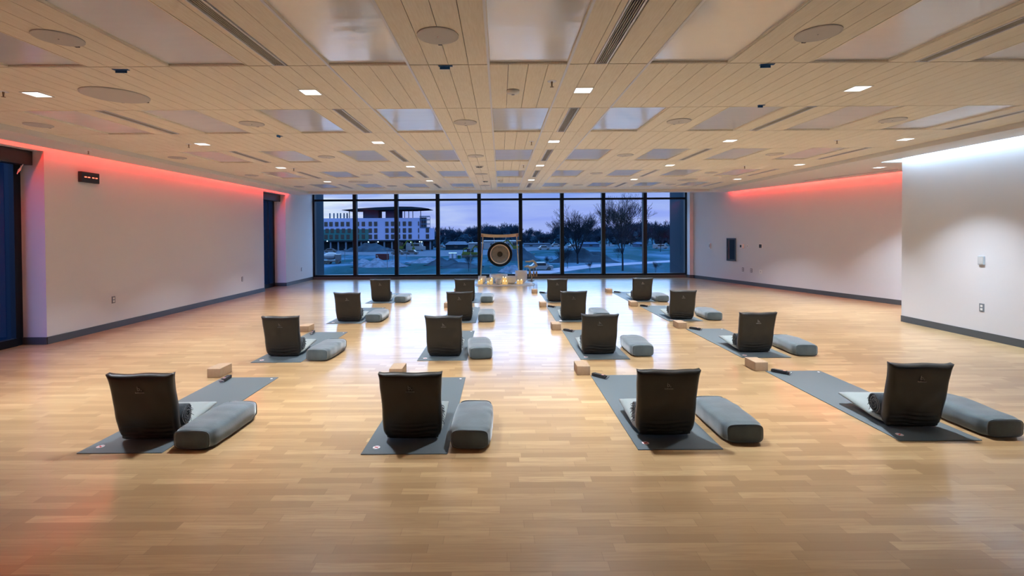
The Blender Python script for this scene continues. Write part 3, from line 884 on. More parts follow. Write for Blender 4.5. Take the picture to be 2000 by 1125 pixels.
# mat: near-left corner; chair: x centre, y of back foot, tilt; bolster: near end centre, far end centre
MATP = {(0, 0): (-3.033, 3.395), (0, 1): (-.993, 3.353), (0, 2): (.975, 3.40), (0, 3): (2.945, 3.52),
        (1, 0): (-3.047, 5.805), (1, 1): (-1.03, 5.848), (1, 2): (.978, 5.86), (1, 3): (2.98, 5.90),
        (2, 0): (-3.045, 8.33), (2, 1): (-1.045, 8.335), (2, 2): (.978, 8.37), (2, 3): (2.945, 8.38),
        (3, 0): (-3.055, 10.785), (3, 1): (-1.10, 10.77), (3, 2): (1.03, 10.76), (3, 3): (2.915, 10.80)}
CHP = {(0, 0): (-2.665, 3.60, .05), (0, 1): (-.668, 3.585, 0.0), (0, 2): (1.243, 3.62, 0.0), (0, 3): (3.235, 3.75, -.04),
       (1, 0): (-2.770, 6.08, .0), (1, 1): (-.712, 6.03, 0), (1, 2): (1.25, 6.09, 0), (1, 3): (3.272, 6.15, 0),
       (2, 0): (-2.70, 8.49, 0), (2, 1): (-.727, 8.52, 0), (2, 2): (1.29, 8.505, 0), (2, 3): (3.236, 8.54, 0),
       (3, 0): (-2.750, 11.0, 0), (3, 1): (-.812, 10.93, 0), (3, 2): (1.28, 10.85, 0), (3, 3): (3.23, 10.93, 0)}
BOP = {(0, 0): ((-2.238, 3.43), .045), (0, 1): ((-.228, 3.41), .02), (0, 2): ((1.787, 3.483), -.00), (0, 3): ((3.765, 3.55), .02),
       (1, 0): ((-2.264, 5.855), .06), (1, 1): ((-.243, 5.90), -.10), (1, 2): ((1.783, 5.98), .0), (1, 3): ((3.82, 5.955), .04),
       (2, 0): ((-2.262, 8.433), .02), (2, 1): ((-.256, 8.382), -.0), (2, 2): ((1.80, 8.45), 0), (2, 3): ((3.782, 8.432), .05),
       (3, 0): ((-2.286, 10.845), .03), (3, 1): ((-.318, 10.763), .03), (3, 3): ((3.65, 10.725), .02)}
BLP = {(0, 0): (-3.206, 5.20), (0, 1): (-1.212, 5.162), (0, 2): (.830, 5.213), (0, 3): (2.838, 5.328),
       (1, 0): (-3.21, 7.622), (1, 2): (.822, 7.663), (1, 3): (2.867, 7.726),
       (2, 1): (-1.20, 10.09), (2, 2): (.825, 10.08), (2, 3): (2.757, 10.105),
       (3, 1): (-1.24, 12.75), (3, 2): (.817, 12.433), (3, 3): (2.768, 12.446)}
STP = {(0, 0): (-2.94, 5.10, .1), (0, 1): (-.99, 5.10, .5), (0, 2): (1.055, 5.12, .75), (0, 3): (3.06, 5.23, .75),
       (1, 0): (-2.955, 7.50, .2), (1, 2): (1.065, 7.54, .75), (1, 3): (3.10, 7.62, .75),
       (2, 2): (1.065, 10.03, .75), (2, 3): (3.02, 10.05, .75), (3, 2): (1.085, 12.44, .75), (3, 3): (3.03, 12.44, .75)}
chairs = [make_chair(s) for s in (0.3, 2.1)]; bols = [make_bolster(s) for s in (1.0, 5.0)]; rolls = [make_roll(s) for s in (.4, 2.2)]
matp, strapp, blockp = make_mat(), make_strap(), make_block()
used = set()
def inst(protos, i):
    p = protos[i % len(protos)]
    if p.name in used: return copy_tree(p)
    used.add(p.name); return p
cnt = 0
for r in range(4):
    for c in range(4):
        cnt += 1; pr_ = r + c // 2 + c
        x, y = MATP[(r, c)]; o = inst([matp], 0); o.location = (x, y, 0); tag(o, 'dark grey yoga mat, %s' % where(r, c), 'yoga mat', 'yoga mats in rows')
        x, y, rz = CHP[(r, c)]; o = inst(chairs, pr_); o.location = (x, y, .006); o.rotation_euler.z = rz
        tag(o, 'black legless floor chair seen from behind, %s' % where(r, c), 'floor chair', 'black floor chairs on the mats')
        o = inst(rolls, pr_); o.location = (x + (.012 if c < 2 else -.006), y + .125, .158); o.rotation_euler.z = rz
        tag(o, 'dark rolled blanket on the chair %s' % where(r, c), 'blanket', 'rolled blankets on the floor chairs')
        if (r, c) in BOP:
            (bx, by), rz = BOP[(r, c)]; ux, uy = -math.sin(-rz), math.cos(rz)
            o = inst(bols, pr_); o.location = (bx + math.sin(rz) * .318, by + math.cos(rz) * .318, 0.0); o.rotation_euler.z = -rz
            tag(o, 'slate velvet bolster right of the mat %s' % where(r, c), 'bolster', 'velvet bolsters beside the mats')
        if (r, c) in BLP:
            o = inst([blockp], 0); o.location = (*BLP[(r, c)], 0); tag(o, 'tan foam block beyond the mat %s' % where(r, c), 'yoga block', 'tan yoga blocks')
        if (r, c) in STP:
            x, y, rz = STP[(r, c)]; o = inst([strapp], 0); o.location = (x, y, .0058); o.rotation_euler.z = rz
            tag(o, 'folded black strap on the mat %s' % where(r, c), 'yoga strap', 'folded straps on the mats')

# ================================================================== ALTAR BY THE WINDOW
# fluffy rug
bm = B(); nx, ny = 90, 36
x0, x1, y0, y1 = -.80, 1.06, 14.20, 15.30
vs = []
for j in range(ny + 1):
    row = []
    for i in range(nx + 1):
        u, v = i / nx * 2 - 1, j / ny * 2 - 1
        wob = 1 + .03 * noise.noise(Vector((u * 4, v * 4, 1)))
        x = (x0 + x1) / 2 + u * (x1 - x0) / 2 * math.sqrt(1 - .18 * v * v) * wob; y = (y0 + y1) / 2 + v * (y1 - y0) / 2 * math.sqrt(1 - .10 * u * u)
        e = min(1, (1 - abs(u)) * 14) * min(1, (1 - abs(v)) * 8)
        z = .004 + e * (.024 + .010 * noise.noise(Vector((x * 30, y * 30, 0))) + .006 * random.random())
        row.append(bm.verts.new((x, y, max(z, .003))))
    vs.append(row)
for j in range(ny):
    for i in range(nx): bm.faces.new([vs[j][i], vs[j][i + 1], vs[j + 1][i + 1], vs[j + 1][i]])
border = [vs[0][i] for i in range(nx + 1)] + [vs[j][nx] for j in range(1, ny + 1)] + [vs[ny][i] for i in range(nx - 1, -1, -1)] + [vs[j][0] for j in range(ny - 1, 0, -1)]
bot = [bm.verts.new((v.co.x, v.co.y, .0006)) for v in border]
for i in range(len(border)):
    k = (i + 1) % len(border); bm.faces.new([border[i], bot[i], bot[k], border[k]])
o = obj('fur_rug', bm, M_FUR, None, True); tag(o, 'white fluffy rug on the floor in front of the gong', 'rug')
def bowl(x, y, R, H, z, lb):
    t = thing('singing_bowl', lb, 'singing bowl', (x, y, z), 0, 'white frosted singing bowls on the rug')
    bm = B(); lathe(bm, [(0, 0), (R * .55, .0), (R * .82, H * .10), (R * .96, H * .30), (R, H * .6), (R, H), (R - .012, H), (R - .014, H * .6), (R * .92, H * .32), (R * .78, H * .14), (0, .02)], 40)
    bb = obj('bowl_body', bm, M_FROST, t, True)
    bm = B(); rim = [(math.cos(2 * PI * k / 40) * (R - .006), math.sin(2 * PI * k / 40) * (R - .006), H) for k in range(41)]; tube(bm, rim, .007, 6, False)
    obj('rim', bm, M_FROST, bb, True)
ZR = .042
bowl(-.56, 14.72, .125, .21, ZR, 'small white bowl at the left end of the rug')
bowl(-.335, 14.62, .10, .16, ZR, 'smallest white bowl, second from the left on the rug')
bowl(-.06, 14.96, .28, .24, ZR, 'widest white bowl standing at the back middle of the rug')
bowl(-.06, 14.42, .095, .15, ZR, 'low white bowl in the front middle of the rug')
bowl(.32, 14.64, .165, .21, ZR, 'white bowl right of the middle, beside the tallest bowl')
bowl(.64, 14.82, .185, .36, ZR, 'tallest white bowl at the right end of the rug')
def candle(x, y, R, H, lb, z=ZR):
    t = thing('candle', lb, 'candle', (x, y, z), 0, 'glowing candles along the rug')
    bm = B(); lathe(bm, [(0, 0), (R, 0), (R, H), (R * .9, H + .004), (R * .6, H - .008), (0, H - .010)], 20); wx = obj('wax', bm, M_WAX, t, True)
    bm = B(); lathe(bm, [(0, H - .009), (.006, H), (.009, H + .012), (.005, H + .026), (0, H + .038)], 10); obj('flame', bm, M_FLAME, wx, True)
cands = [(-.64, 14.40, .045, .10, 'thick candle at the left end, left one of a pair'), (-.575, 14.49, .04, .13, 'candle at the left end, taller one of a pair'),
         (-.375, 14.36, .028, .06, 'small low candle left of the tall ones'), (-.29, 14.35, .04, .10, 'candle in the left middle, shorter front one'), (-.265, 14.45, .035, .17, 'tall candle in the left middle, behind the shorter one'),
         (.09, 14.35, .042, .085, 'candle in the centre, front left of four'), (.17, 14.36, .042, .08, 'candle in the centre, front right of four'), (.085, 14.47, .03, .19, 'candle in the centre, back left of four'), (.155, 14.46, .034, .18, 'candle in the centre, back right of four'),
         (.53, 14.42, .045, .10, 'candle in front of the tallest bowl, left one'), (.63, 14.44, .042, .11, 'candle in front of the tallest bowl, right one')]
for cc in cands: candle(*cc)

# gong on its wooden frame
t = thing('gong_stand', 'pale wooden gong frame with splayed posts before the windows', 'gong stand', (-.015, 15.42, 0))
for s in (-1, 1):
    bm = B(); tube(bm, [(s * .635, 0, .012), (s * .58, 0, .80), (s * .545, 0, 1.46)], [.021, .019, .018], 10); obj('post', bm, M_BIRCH, t, True)
    bm = B(); box(bm, s * .635 - .03, s * .635 + .03, -.10, .20, .0006, .035); bevel_all(bm, .006, 1); obj('foot', bm, M_BIRCH, t)
bm = B(); sect = []
for i in range(25):
    u = i / 24 * 2 - 1; x = u * .60; z = 1.435 + .035 * u * u
    sect.append([bm.verts.new((x, yy, zz)) for yy, zz in ((-.022, z), (.022, z), (.022, z + .092 + .01 * u * u), (-.022, z + .092 + .01 * u * u))])
for a, b in zip(sect, sect[1:]):
    for k in range(4): bm.faces.new([a[k], a[(k + 1) % 4], b[(k + 1) % 4], b[k]])
bm.faces.new(sect[0][::-1]); bm.faces.new(sect[-1]); obj('crossbar', bm, M_BIRCH, t)
for s in (-1, 1):
    bm = B(); box(bm, s * .565 - .035, s * .565 + .035, -.026, .026, 1.46, 1.545); bevel_all(bm, .004, 1); obj('end_cap', bm, mat('reddish_wood', (0.50, 0.27, 0.17), 0.5), t)
bm = B(); tube(bm, [(.57, 0, 1.33), (.66, -.02, 1.335), (.68, -.02, 1.335)], .012, 8); obj('mallet_peg', bm, M_BIRCH, t)
t = thing('gong', 'round bronze gong with black rim hanging from the frame', 'gong', (-.015, 15.40, .90))
def disc_y(bm, prof, n=56, mi=0):
    st = len(bm.verts); lathe(bm, prof, n, 0, 0, 0, mi); bm.verts.ensure_lookup_table()
    xform(bm, Matrix.Rotation(PI / 2, 4, 'X'), bm.verts[st:])
bm = B(); disc_y(bm, [(.318, .012), (.36, .010), (.398, -.004), (.405, -.030), (.398, -.055), (.385, -.055), (.385, -.02), (.318, .002)]); obj('rim', bm, M_GONGB, t, True)
bm = B(); disc_y(bm, [(.285, .016), (.318, .013), (.318, .001), (.285, .004)]); obj('polished_ring', bm, M_GONGR, t, True)
bm = B(); disc_y(bm, [(.085, .020), (.20, .019), (.285, .0155), (.285, .004), (.085, .006)]); gf = obj('face', bm, M_GONG, t, True)
bm = B(); disc_y(bm, [(0, .026), (.06, .025), (.085, .0205), (.085, .006), (0, .006)]); obj('centre_boss', bm, mat('dark_bronze', (0.05, 0.042, 0.028), 0.5, metal=0.7), t, True)
text_obj('wordmark', 'PAISTE', .038, M_BLACKP, gf, (0, -.021, .215), (PI / 2, 0, 0), .001)
bm = B()
for s in (-1, 1): tube(bm, [(s * .16, -.01, .36), (s * .20, 0, .545)], .006, 6)
obj('cord', bm, M_CORD, t)

# little wooden chime stand
t = thing('chime_stand', 'small bent wooden chime stand right of the white bowls', 'chime stand', (1.0, 15.75, 0))
bm = B(); lathe(bm, [(0, .0006), (.115, .0006), (.11, .018), (.04, .026), (0, .03)], 28); obj('base', bm, mat('red_brown_wood', (0.30, 0.15, 0.09), 0.5), t, True)
bm = B(); tube(bm, [(.02, 0, .02), (.035, 0, .14), (-.005, 0, .28), (-.035, 0, .38)], [.026, .022, .013, .016], 10); obj('stem', bm, M_BIRCH, t, True)
bm = B(); tube(bm, [(-.22, 0, .46), (-.10, 0, .485), (-.02, 0, .44), (.10, 0, .45), (.19, 0, .50), (.16, 0, .58), (.07, 0, .66), (-.02, 0, .64), (-.18, 0, .635)], [.020, .042, .046, .038, .042, .042, .038, .030, .022], 10); obj('driftwood_top', bm, M_BIRCH, t, True)
for xx in (-.145, -.045, .095, .185):
    bm = B(); tube(bm, [(xx, 0, .14), (xx, 0, .315)], .030, 14); obj('chime_tube', bm, mat('bamboo', (0.52, 0.33, 0.17), 0.5), t, True)
    bm = B(); tube(bm, [(xx, 0, .316), (xx * .9, 0, .46)], .003, 5); obj('cord', bm, M_CORD, t)

# ================================================================== OUTSIDE
GZ = -5.0
bm = B(); 
vs = [bm.verts.new(p) for p in ((-900, 18.5, GZ), (900, 18.5, GZ), (900, 1400, GZ), (-900, 1400, GZ))]; bm.faces.new(vs); o = obj('site_ground', bm, M_GROUND); o['kind'] = 'structure'
bm = B(); vs = [bm.verts.new(p) for p in ((-900, -300, GZ), (-7.2, -300, GZ), (-7.2, 18.5, GZ), (-900, 18.5, GZ))]; bm.faces.new(vs); o = obj('side_ground', bm, M_GROUND); o['kind'] = 'structure'
def gp(px, py):
    # construction-site positions read off the view, on the ground five metres below the floor
    Y = 935 * 6.55 / (py - 457 + .006 * (px - 977)); return ((px - 977) / 935 * Y, Y)
def sz(Y): return Y / 935.0     # metres per pixel at depth Y

# the half-finished building
BY = 200.0; S = sz(BY)
def bx(px): return (px - 977) * S
def bz(py): return EYE + (457 - py - 1.5) * S
t = thing('office_building', 'pale four storey building under construction with a wing-shaped roof', 'building', (0, BY, GZ))
def part(name, m, a, b, z0, z1, y0=0, y1=12, parent=None, bev=0):
    bm = B(); box(bm, bx(a), bx(b), y0, y1, z0 - GZ, z1 - GZ); return obj(name, bm, m, parent or t)
part('upper_walls', M_CLAD, 560, 820, bz(466), bz(423))
part('corner_walls', M_CLAD, 820, 841, bz(466), bz(443), 0, 12)
part('green_walls', M_GREENB, 560, 720, bz(466), bz(444.5), -.15, 0)
part('undercroft', M_BDARK, 560, 838, GZ, bz(466), 3, 12)
part('fascia_band', M_BDARK, 560, 842, bz(469), bz(466), -.3, 12)
bm = B()
for a in range(570, 842, 15): box(bm, bx(a) - .3, bx(a) + .3, .2, .8, 0, bz(469) - GZ)
obj('ground_columns', bm, M_CONC, t)
rows_ = [(430, 438.4), (443, 451.5), (455, 463.5)]
cxs = [637, 647, 658, 669, 680, 698.5, 710, 723.5, 734, 756, 767, 778.5, 790, 801]
for ri, (ya, yb) in enumerate(rows_):
    for cx_ in [606, 616, 626] + cxs + [835]:
        if cx_ == 835 and ri == 0: continue
        xx = cx_ + (2.2 if ri == 1 and cx_ < 690 else 0)
        f = part('window', M_BWIN, xx - 3.1, xx + 3.1, bz(yb), bz(ya), -.25, -.02 if cx_ > 720 or ri == 0 else -.16)
    part('slot_window', M_BWIN, 817, 818.6, bz(yb), bz(ya), -.25, -.02)
bm = B()
for a in range(0, 14): box(bm, bx(735 + a * 8), bx(735.4 + a * 8), -.06, -.01, bz(443) - GZ, bz(443) - GZ + .1)
bm.free()
bm = B()
for q in range(6): 
    xq = 820 + q * 3.9; box(bm, bx(xq), bx(xq + .7), -.1, .3, bz(443) - GZ, bz(421) - GZ)
for yq in (421, 428, 436, 443): box(bm, bx(820), bx(840), -.12, .28, bz(yq) - GZ, bz(yq) - GZ + .35)
obj('corner_frame', bm, M_BGREY, t)
part('corner_glass', M_BWIN, 821, 833, bz(443), bz(422), 1, 1.2)
part('penthouse', M_BGREY, 705.5, 735, bz(424), bz(407), 3, 10)
part('penthouse', M_BGREY, 750, 777, bz(424), bz(406), 3, 10)
bm = B()
up = [(671, 407.2), (700, 404.6), (740, 402.4), (780, 401.2), (805, 401.6), (825, 403.4), (838.5, 405.4)]
dn = [(838.5, 406.0), (805, 407.5), (780, 407.6), (740, 408), (700, 408.2), (671, 407.8)]
pts = [(bx(a), bz(b) - GZ) for a, b in up + dn]
f0 = [bm.verts.new((p[0], -2.0, p[1])) for p in pts]; f1 = [bm.verts.new((p[0], 12.0, p[1])) for p in pts]
bm.faces.new(f0); bm.faces.new(f1[::-1])
for i in range(len(pts)): k = (i + 1) % len(pts); bm.faces.new([f0[i], f0[k], f1[k], f1[i]])
obj('wing_roof', bm, M_BDARK, t)
bm = B()
for a in (682, 739, 745, 790, 798, 806, 821.5): box(bm, bx(a) - .12, bx(a) + .12, .5, .8, bz(424) - GZ, bz(407) - GZ)
obj('roof_posts', bm, M_BDARK, t)
for a in (641, 649, 656, 662, 669, 675): 
    bm = B(); box(bm, bx(a) - .22, bx(a) + .22, 2, 2.5, bz(423.5) - GZ, bz(412.5) - GZ); obj('stair_post', bm, M_CONC, t)
for a, b in ((640, 467.5), (720, 469.5), (739, 469.5), (803, 470), (820, 469.5), (824, 470)):
    bm = B(); bmesh.ops.create_icosphere(bm, subdivisions=1, radius=.22, matrix=Matrix.Translation((bx(a), -.6, bz(b) - GZ))); obj('work_lamp', bm, M_WARM, t)

# vehicles and site things -------------------------------------------------
def vehicle(px, py, ln, h, m, lb, rz=0.0, cat='car', name='car', van=False):
    x, y = gp(px, py); t = thing(name, lb, cat, (x, y, GZ), rz)
    bm = B(); prof = [(-.5, .18), (-.5, .55), (-.36, .62), (-.24, .98), (.18, 1.0), (.34, .64), (.5, .56), (.5, .18)] if not van else [(-.5, .15), (-.5, 1), (.30, 1), (.36, .62), (.5, .55), (.5, .15)]
    w2 = .9
    a = [bm.verts.new((p * ln, -w2, q * h)) for p, q in prof]; b = [bm.verts.new((p * ln, w2, q * h)) for p, q in prof]
    bm.faces.new(a); bm.faces.new(b[::-1])
    for i in range(len(prof)): k = (i + 1) % len(prof); bm.faces.new([a[i], b[i], b[k], a[k]])
    obj('body', bm, m, t)
    bm = B(); box(bm, -.24 * ln, .2 * ln, -w2 - .02, w2 + .02, .62 * h, .9 * h); obj('side_windows', bm, M_BWIN, t)
    for sx in (-.3, .32):
        for sy in (-w2, w2):
            bm = B(); tube(bm, [(sx * ln, sy - .12, .34), (sx * ln, sy + .12, .34)], .34, 14); obj('wheel', bm, M_TYRE, t)
    return t
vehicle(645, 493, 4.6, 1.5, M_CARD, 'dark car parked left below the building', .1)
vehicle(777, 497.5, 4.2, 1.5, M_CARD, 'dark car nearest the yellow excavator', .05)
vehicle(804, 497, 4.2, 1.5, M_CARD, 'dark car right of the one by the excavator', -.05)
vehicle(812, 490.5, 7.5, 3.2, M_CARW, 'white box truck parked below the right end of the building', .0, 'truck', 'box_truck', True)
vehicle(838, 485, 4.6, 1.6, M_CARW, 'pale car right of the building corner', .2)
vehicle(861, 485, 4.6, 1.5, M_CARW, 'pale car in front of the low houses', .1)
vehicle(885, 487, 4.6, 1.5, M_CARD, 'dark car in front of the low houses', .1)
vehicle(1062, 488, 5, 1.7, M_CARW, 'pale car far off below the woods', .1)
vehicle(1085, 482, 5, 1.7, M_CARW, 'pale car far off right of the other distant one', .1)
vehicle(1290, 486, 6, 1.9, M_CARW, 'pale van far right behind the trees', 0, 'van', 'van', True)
vehicle(1055, 528, 4.4, 1.45, M_CARW, 'pale car on the path just beyond the chime stand', .05)
vehicle(1120, 484, 5, 1.7, M_CARD, 'dark car far off below the woods', .1)
# concrete mixer
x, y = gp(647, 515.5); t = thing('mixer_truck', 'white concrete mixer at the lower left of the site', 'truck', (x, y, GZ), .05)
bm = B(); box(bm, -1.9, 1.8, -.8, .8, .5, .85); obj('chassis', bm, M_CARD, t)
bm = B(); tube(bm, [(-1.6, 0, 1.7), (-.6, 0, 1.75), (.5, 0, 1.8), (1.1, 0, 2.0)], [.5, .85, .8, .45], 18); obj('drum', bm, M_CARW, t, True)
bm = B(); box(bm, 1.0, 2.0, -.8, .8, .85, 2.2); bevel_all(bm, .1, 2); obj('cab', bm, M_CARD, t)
for sx in (-1.3, -.5, 1.5):
    for sy in (-.8, .8): bm = B(); tube(bm, [(sx, sy - .15, .42), (sx, sy + .15, .42)], .42, 14); obj('wheel', bm, M_TYRE, t)
# container
x, y = gp(746.5, 507.5); t = thing('shipping_container', 'rust brown container on the site, ribbed', 'container', (x, y, GZ), -.08)
bm = B(); box(bm, -1.55, 1.55, -.75, .75, .05, 1.55); bevel_all(bm, .03, 1); obj('shell', bm, M_RUST, t)
bm = B()
for k in range(14): box(bm, -1.45 + k * .215, -1.36 + k * .215, -.80, -.75, .15, 1.45)
obj('ribs', bm, M_RUST, t)
bm = B(); box(bm, -1.3, -.95, -.83, -.80, .9, 1.25); box(bm, -1.0, -.75, -.83, -.80, .5, .8); obj('door_sign', bm, M_CARW, t)
# portable toilets
for i, (px, py, lb) in enumerate(((880, 505.5, 'pale blue portable toilet, left of two'), (888, 505.5, 'pale blue portable toilet, right of two'))):
    x, y = gp(px, py); t = thing('portable_toilet', lb, 'portable toilet', (x, y, GZ), 0, 'portable toilets on the site')
    bm = B(); box(bm, -.45, .45, -.45, .45, .05, 1.45); bevel_all(bm, .04, 1); obj('cabin', bm, M_CARW, t)
    bm = B(); prism(bm, [(-.5, -.5), (.5, -.5), (.5, .5), (-.5, .5)], 1.45, 1.6); obj('roof', bm, M_MARKW, t)
    bm = B(); box(bm, -.3, .3, -.47, -.45, .15, 1.35); obj('door', bm, mat('pale_blue_door', (0.12, 0.15, 0.22), 0.5), t)
x, y = gp(896.5, 505); t = thing('site_box', 'green site box right of the portable toilets', 'box', (x, y, GZ))
bm = B(); box(bm, -.42, .42, -.4, .4, .0, .85); obj('bin', bm, M_GRN, t); bm = B(); box(bm, -.45, .45, -.45, .45, .85, .95); obj('lid', bm, M_CARW, t)
# excavators
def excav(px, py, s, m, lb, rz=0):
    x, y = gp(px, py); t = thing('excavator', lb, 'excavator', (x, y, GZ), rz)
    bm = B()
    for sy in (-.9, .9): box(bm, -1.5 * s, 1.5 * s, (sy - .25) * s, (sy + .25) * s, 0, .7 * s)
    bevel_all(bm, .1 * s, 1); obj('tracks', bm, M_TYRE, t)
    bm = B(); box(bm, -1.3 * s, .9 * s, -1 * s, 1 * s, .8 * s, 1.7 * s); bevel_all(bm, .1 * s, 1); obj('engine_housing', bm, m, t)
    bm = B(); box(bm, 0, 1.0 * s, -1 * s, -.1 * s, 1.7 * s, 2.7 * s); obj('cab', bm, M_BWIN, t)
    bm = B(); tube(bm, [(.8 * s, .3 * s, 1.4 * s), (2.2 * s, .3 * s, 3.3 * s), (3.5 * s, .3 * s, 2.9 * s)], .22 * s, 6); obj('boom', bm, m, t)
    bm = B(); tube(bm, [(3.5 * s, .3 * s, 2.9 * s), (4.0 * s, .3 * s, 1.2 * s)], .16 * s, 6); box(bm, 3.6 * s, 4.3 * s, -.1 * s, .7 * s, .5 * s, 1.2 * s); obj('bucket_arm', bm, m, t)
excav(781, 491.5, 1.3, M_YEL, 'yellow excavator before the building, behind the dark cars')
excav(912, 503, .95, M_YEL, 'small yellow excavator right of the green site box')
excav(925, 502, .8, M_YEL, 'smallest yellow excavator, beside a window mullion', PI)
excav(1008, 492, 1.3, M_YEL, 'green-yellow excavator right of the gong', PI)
# lumber / slab piles, mounds
def mound(px, py, w_, d_, h_, m, lb, seed, name='dirt_mound', cat='dirt mound'):
    x, y = gp(px, py); bm = B(); n = 30; g = []
    for j in range(n + 1):
        row = []
        for i in range(n + 1):
            u, v = i / n * 2 - 1, j / n * 2 - 1
            r2 = max(0, 1 - (u * u + v * v)); z = h_ * (r2 ** 1.3) * (1 + .7 * noise.noise(Vector((u * 2.5 + seed, v * 2.5, 0)))) + .18 * h_ * noise.noise(Vector((u * 9, v * 9, seed))) * min(1, r2 * 3)
            row.append(bm.verts.new((u * w_ / 2, v * d_ / 2, max(0, z) + .01 if r2 > 0 else 0)))
        g.append(row)
    for j in range(n):
        for i in range(n): bm.faces.new([g[j][i], g[j][i + 1], g[j + 1][i + 1], g[j + 1][i]])
    o = obj(name, bm, m, None, True, (x, y, GZ)); tag(o, lb, cat)
mound(745, 520, 11, 8, 1.3, M_RUBBLE, 'heap of rubble in front of the rust brown container', 1)
mound(705, 513, 5, 5, .8, M_RUBBLE, 'low pale heap left of the container', 2)
mound(832, 512, 9, 8, .9, M_RUBBLE, 'pale gravel bank between the container and the toilets', 3)
mound(866, 517, 8, 7, 1.2, M_DIRT, 'dark dirt heap below the portable toilets', 4)
mound(900, 522, 9, 7, .7, M_DIRT, 'low dark dirt bank below the small excavator', 6)
mound(1003, 508, 13, 8, 2.6, M_DIRT, 'big dark dirt mound behind the gong', 8)
mound(722, 491, 22, 14, 2.4, M_DIRT, 'wide dark mound in front of the building entrance', 9)
mound(1140, 512, 16, 5, 2.3, M_DIRT, 'long dark hedge-like bank behind the left big tree', 10)
mound(1000, 531, 5, 4, .9, M_RUBBLE, 'pale heap of gravel under the right gong post', 11)
# warehouse and houses
def house(px0, px1, py, top, m, lb, depth=10, pitched=True, roofm=None, name='house'):
    x0, y = gp(px0, py); x1, _ = gp(px1, py); s = sz(y); h_ = (py - top) * s
    t = thing(name, lb, 'building', ((x0 + x1) / 2, y, GZ)); w_ = (x1 - x0) / 2
    eave = h_ * (.62 if pitched else 1)
    bm = B(); box(bm, -w_, w_, 0, depth, 0, eave); obj('walls', bm, m, t)
    bm = B()
    if pitched:
        pts = [(-w_ - .4, -.5, eave), (w_ + .4, -.5, eave), (w_ + .4, depth + .5, eave), (-w_ - .4, depth + .5, eave), (-w_ * .8, depth / 2, h_), (w_ * .8, depth / 2, h_)]
        v = [bm.verts.new(p) for p in pts]
        for f in ((0, 1, 5, 4), (2, 3, 4, 5), (1, 2, 5), (3, 0, 4), (3, 2, 1, 0)): bm.faces.new([v[i] for i in f])
    else: box(bm, -w_ - .3, w_ + .3, -.3, depth + .3, eave, eave + .35)
    obj('roof', bm, roofm or M_BGREY, t)
    bm = B()
    k = max(1, int(w_ // 3))
    for i in range(k): q = -w_ + (i + .5) * 2 * w_ / k; box(bm, q - .7, q + .7, -.06, -.01, eave * .35, eave * .75)
    obj('windows', bm, M_BWIN, t)
house(945, 1008, 486.5, 472, M_CARW, 'long pale flat-roofed warehouse behind the gong', 14, False, M_CARW, 'warehouse')
house(870, 910, 488, 472, M_BDARK, 'dark house with pitched roof left of the gong frame', 12, True, M_CONC)
house(915, 945, 485, 476, M_CARW, 'low pale shed between the dark house and the gong', 10, False, M_CARW)
house(1245, 1262, 483, 473, M_BGREY, 'small grey house behind the big right tree', 8)
house(1138, 1172, 483, 473, M_BGREY, 'low grey house seen through the left big tree', 8)
house(1025, 1075, 483, 477, M_CONC, 'long low concrete structure right of the gong', 10, False, M_CONC)
house(1148, 1178, 506, 496, M_CARD, 'dark shed between the two big trees', 6, False, M_BDARK)

# pale footpath curving across the foreground on the right
def ribbon(pts, m, name, lb, cat):
    bm = B(); prev = None
    for (px, py, wpx) in pts:
        x, y = gp(px, py); x2, y2 = gp(px, py + wpx)
        a = bm.verts.new((x, y, GZ + .03)); b = bm.verts.new((x2, y2, GZ + .03))
        if prev: bm.faces.new([prev[0], a, b, prev[1]])
        prev = (a, b)
    o = obj(name, bm, m); o['kind'] = 'structure'
ribbon([(1000, 532, 8), (1050, 529, 9), (1100, 522, 9), (1150, 517.5, 6.5), (1200, 514.5, 5), (1250, 512, 4), (1310, 508.5, 4), (1370, 505, 3)], M_PATH, 'trim_path', '', '')
ribbon([(560, 538, 4), (640, 537, 4), (720, 536, 4), (780, 537, 4), (930, 537, 5), (1010, 537.5, 5)], M_PATH, 'trim_kerb', '', '')
ribbon([(600, 488, 10), (700, 490, 8), (790, 491, 10), (850, 489, 12), (960, 488, 10), (1060, 481, 7), (1200, 476, 5)], M_CONC, 'trim_site_road', '', '')

# light poles
for (px, py, top, lb) in ((673, 513, 487, 'slim dark post left of the first mullion'), (756, 527, 487, 'tall dark post in front of the container'), (794, 506, 492, 'short dark post in front of the dark cars'),
                          (767, 512, 488, 'thin post just left of the third mullion'), (1043, 514, 496, 'dark lamp post right of the gong'), (919, 531, 489, 'thin pale post left of the gong frame'), (958, 534, 522, 'short dark post under the gong')):
    x, y = gp(px, py); h_ = (py - top) * sz(y)
    t = thing('site_post', lb, 'post', (x, y, GZ))
    bm = B(); tube(bm, [(0, 0, 0), (0, 0, h_)], .05, 6); obj('pole', bm, M_CARD, t)
    bm = B(); tube(bm, [(-.22, 0, h_), (.22, 0, h_)], .07, 6); obj('head', bm, M_CARD, t)

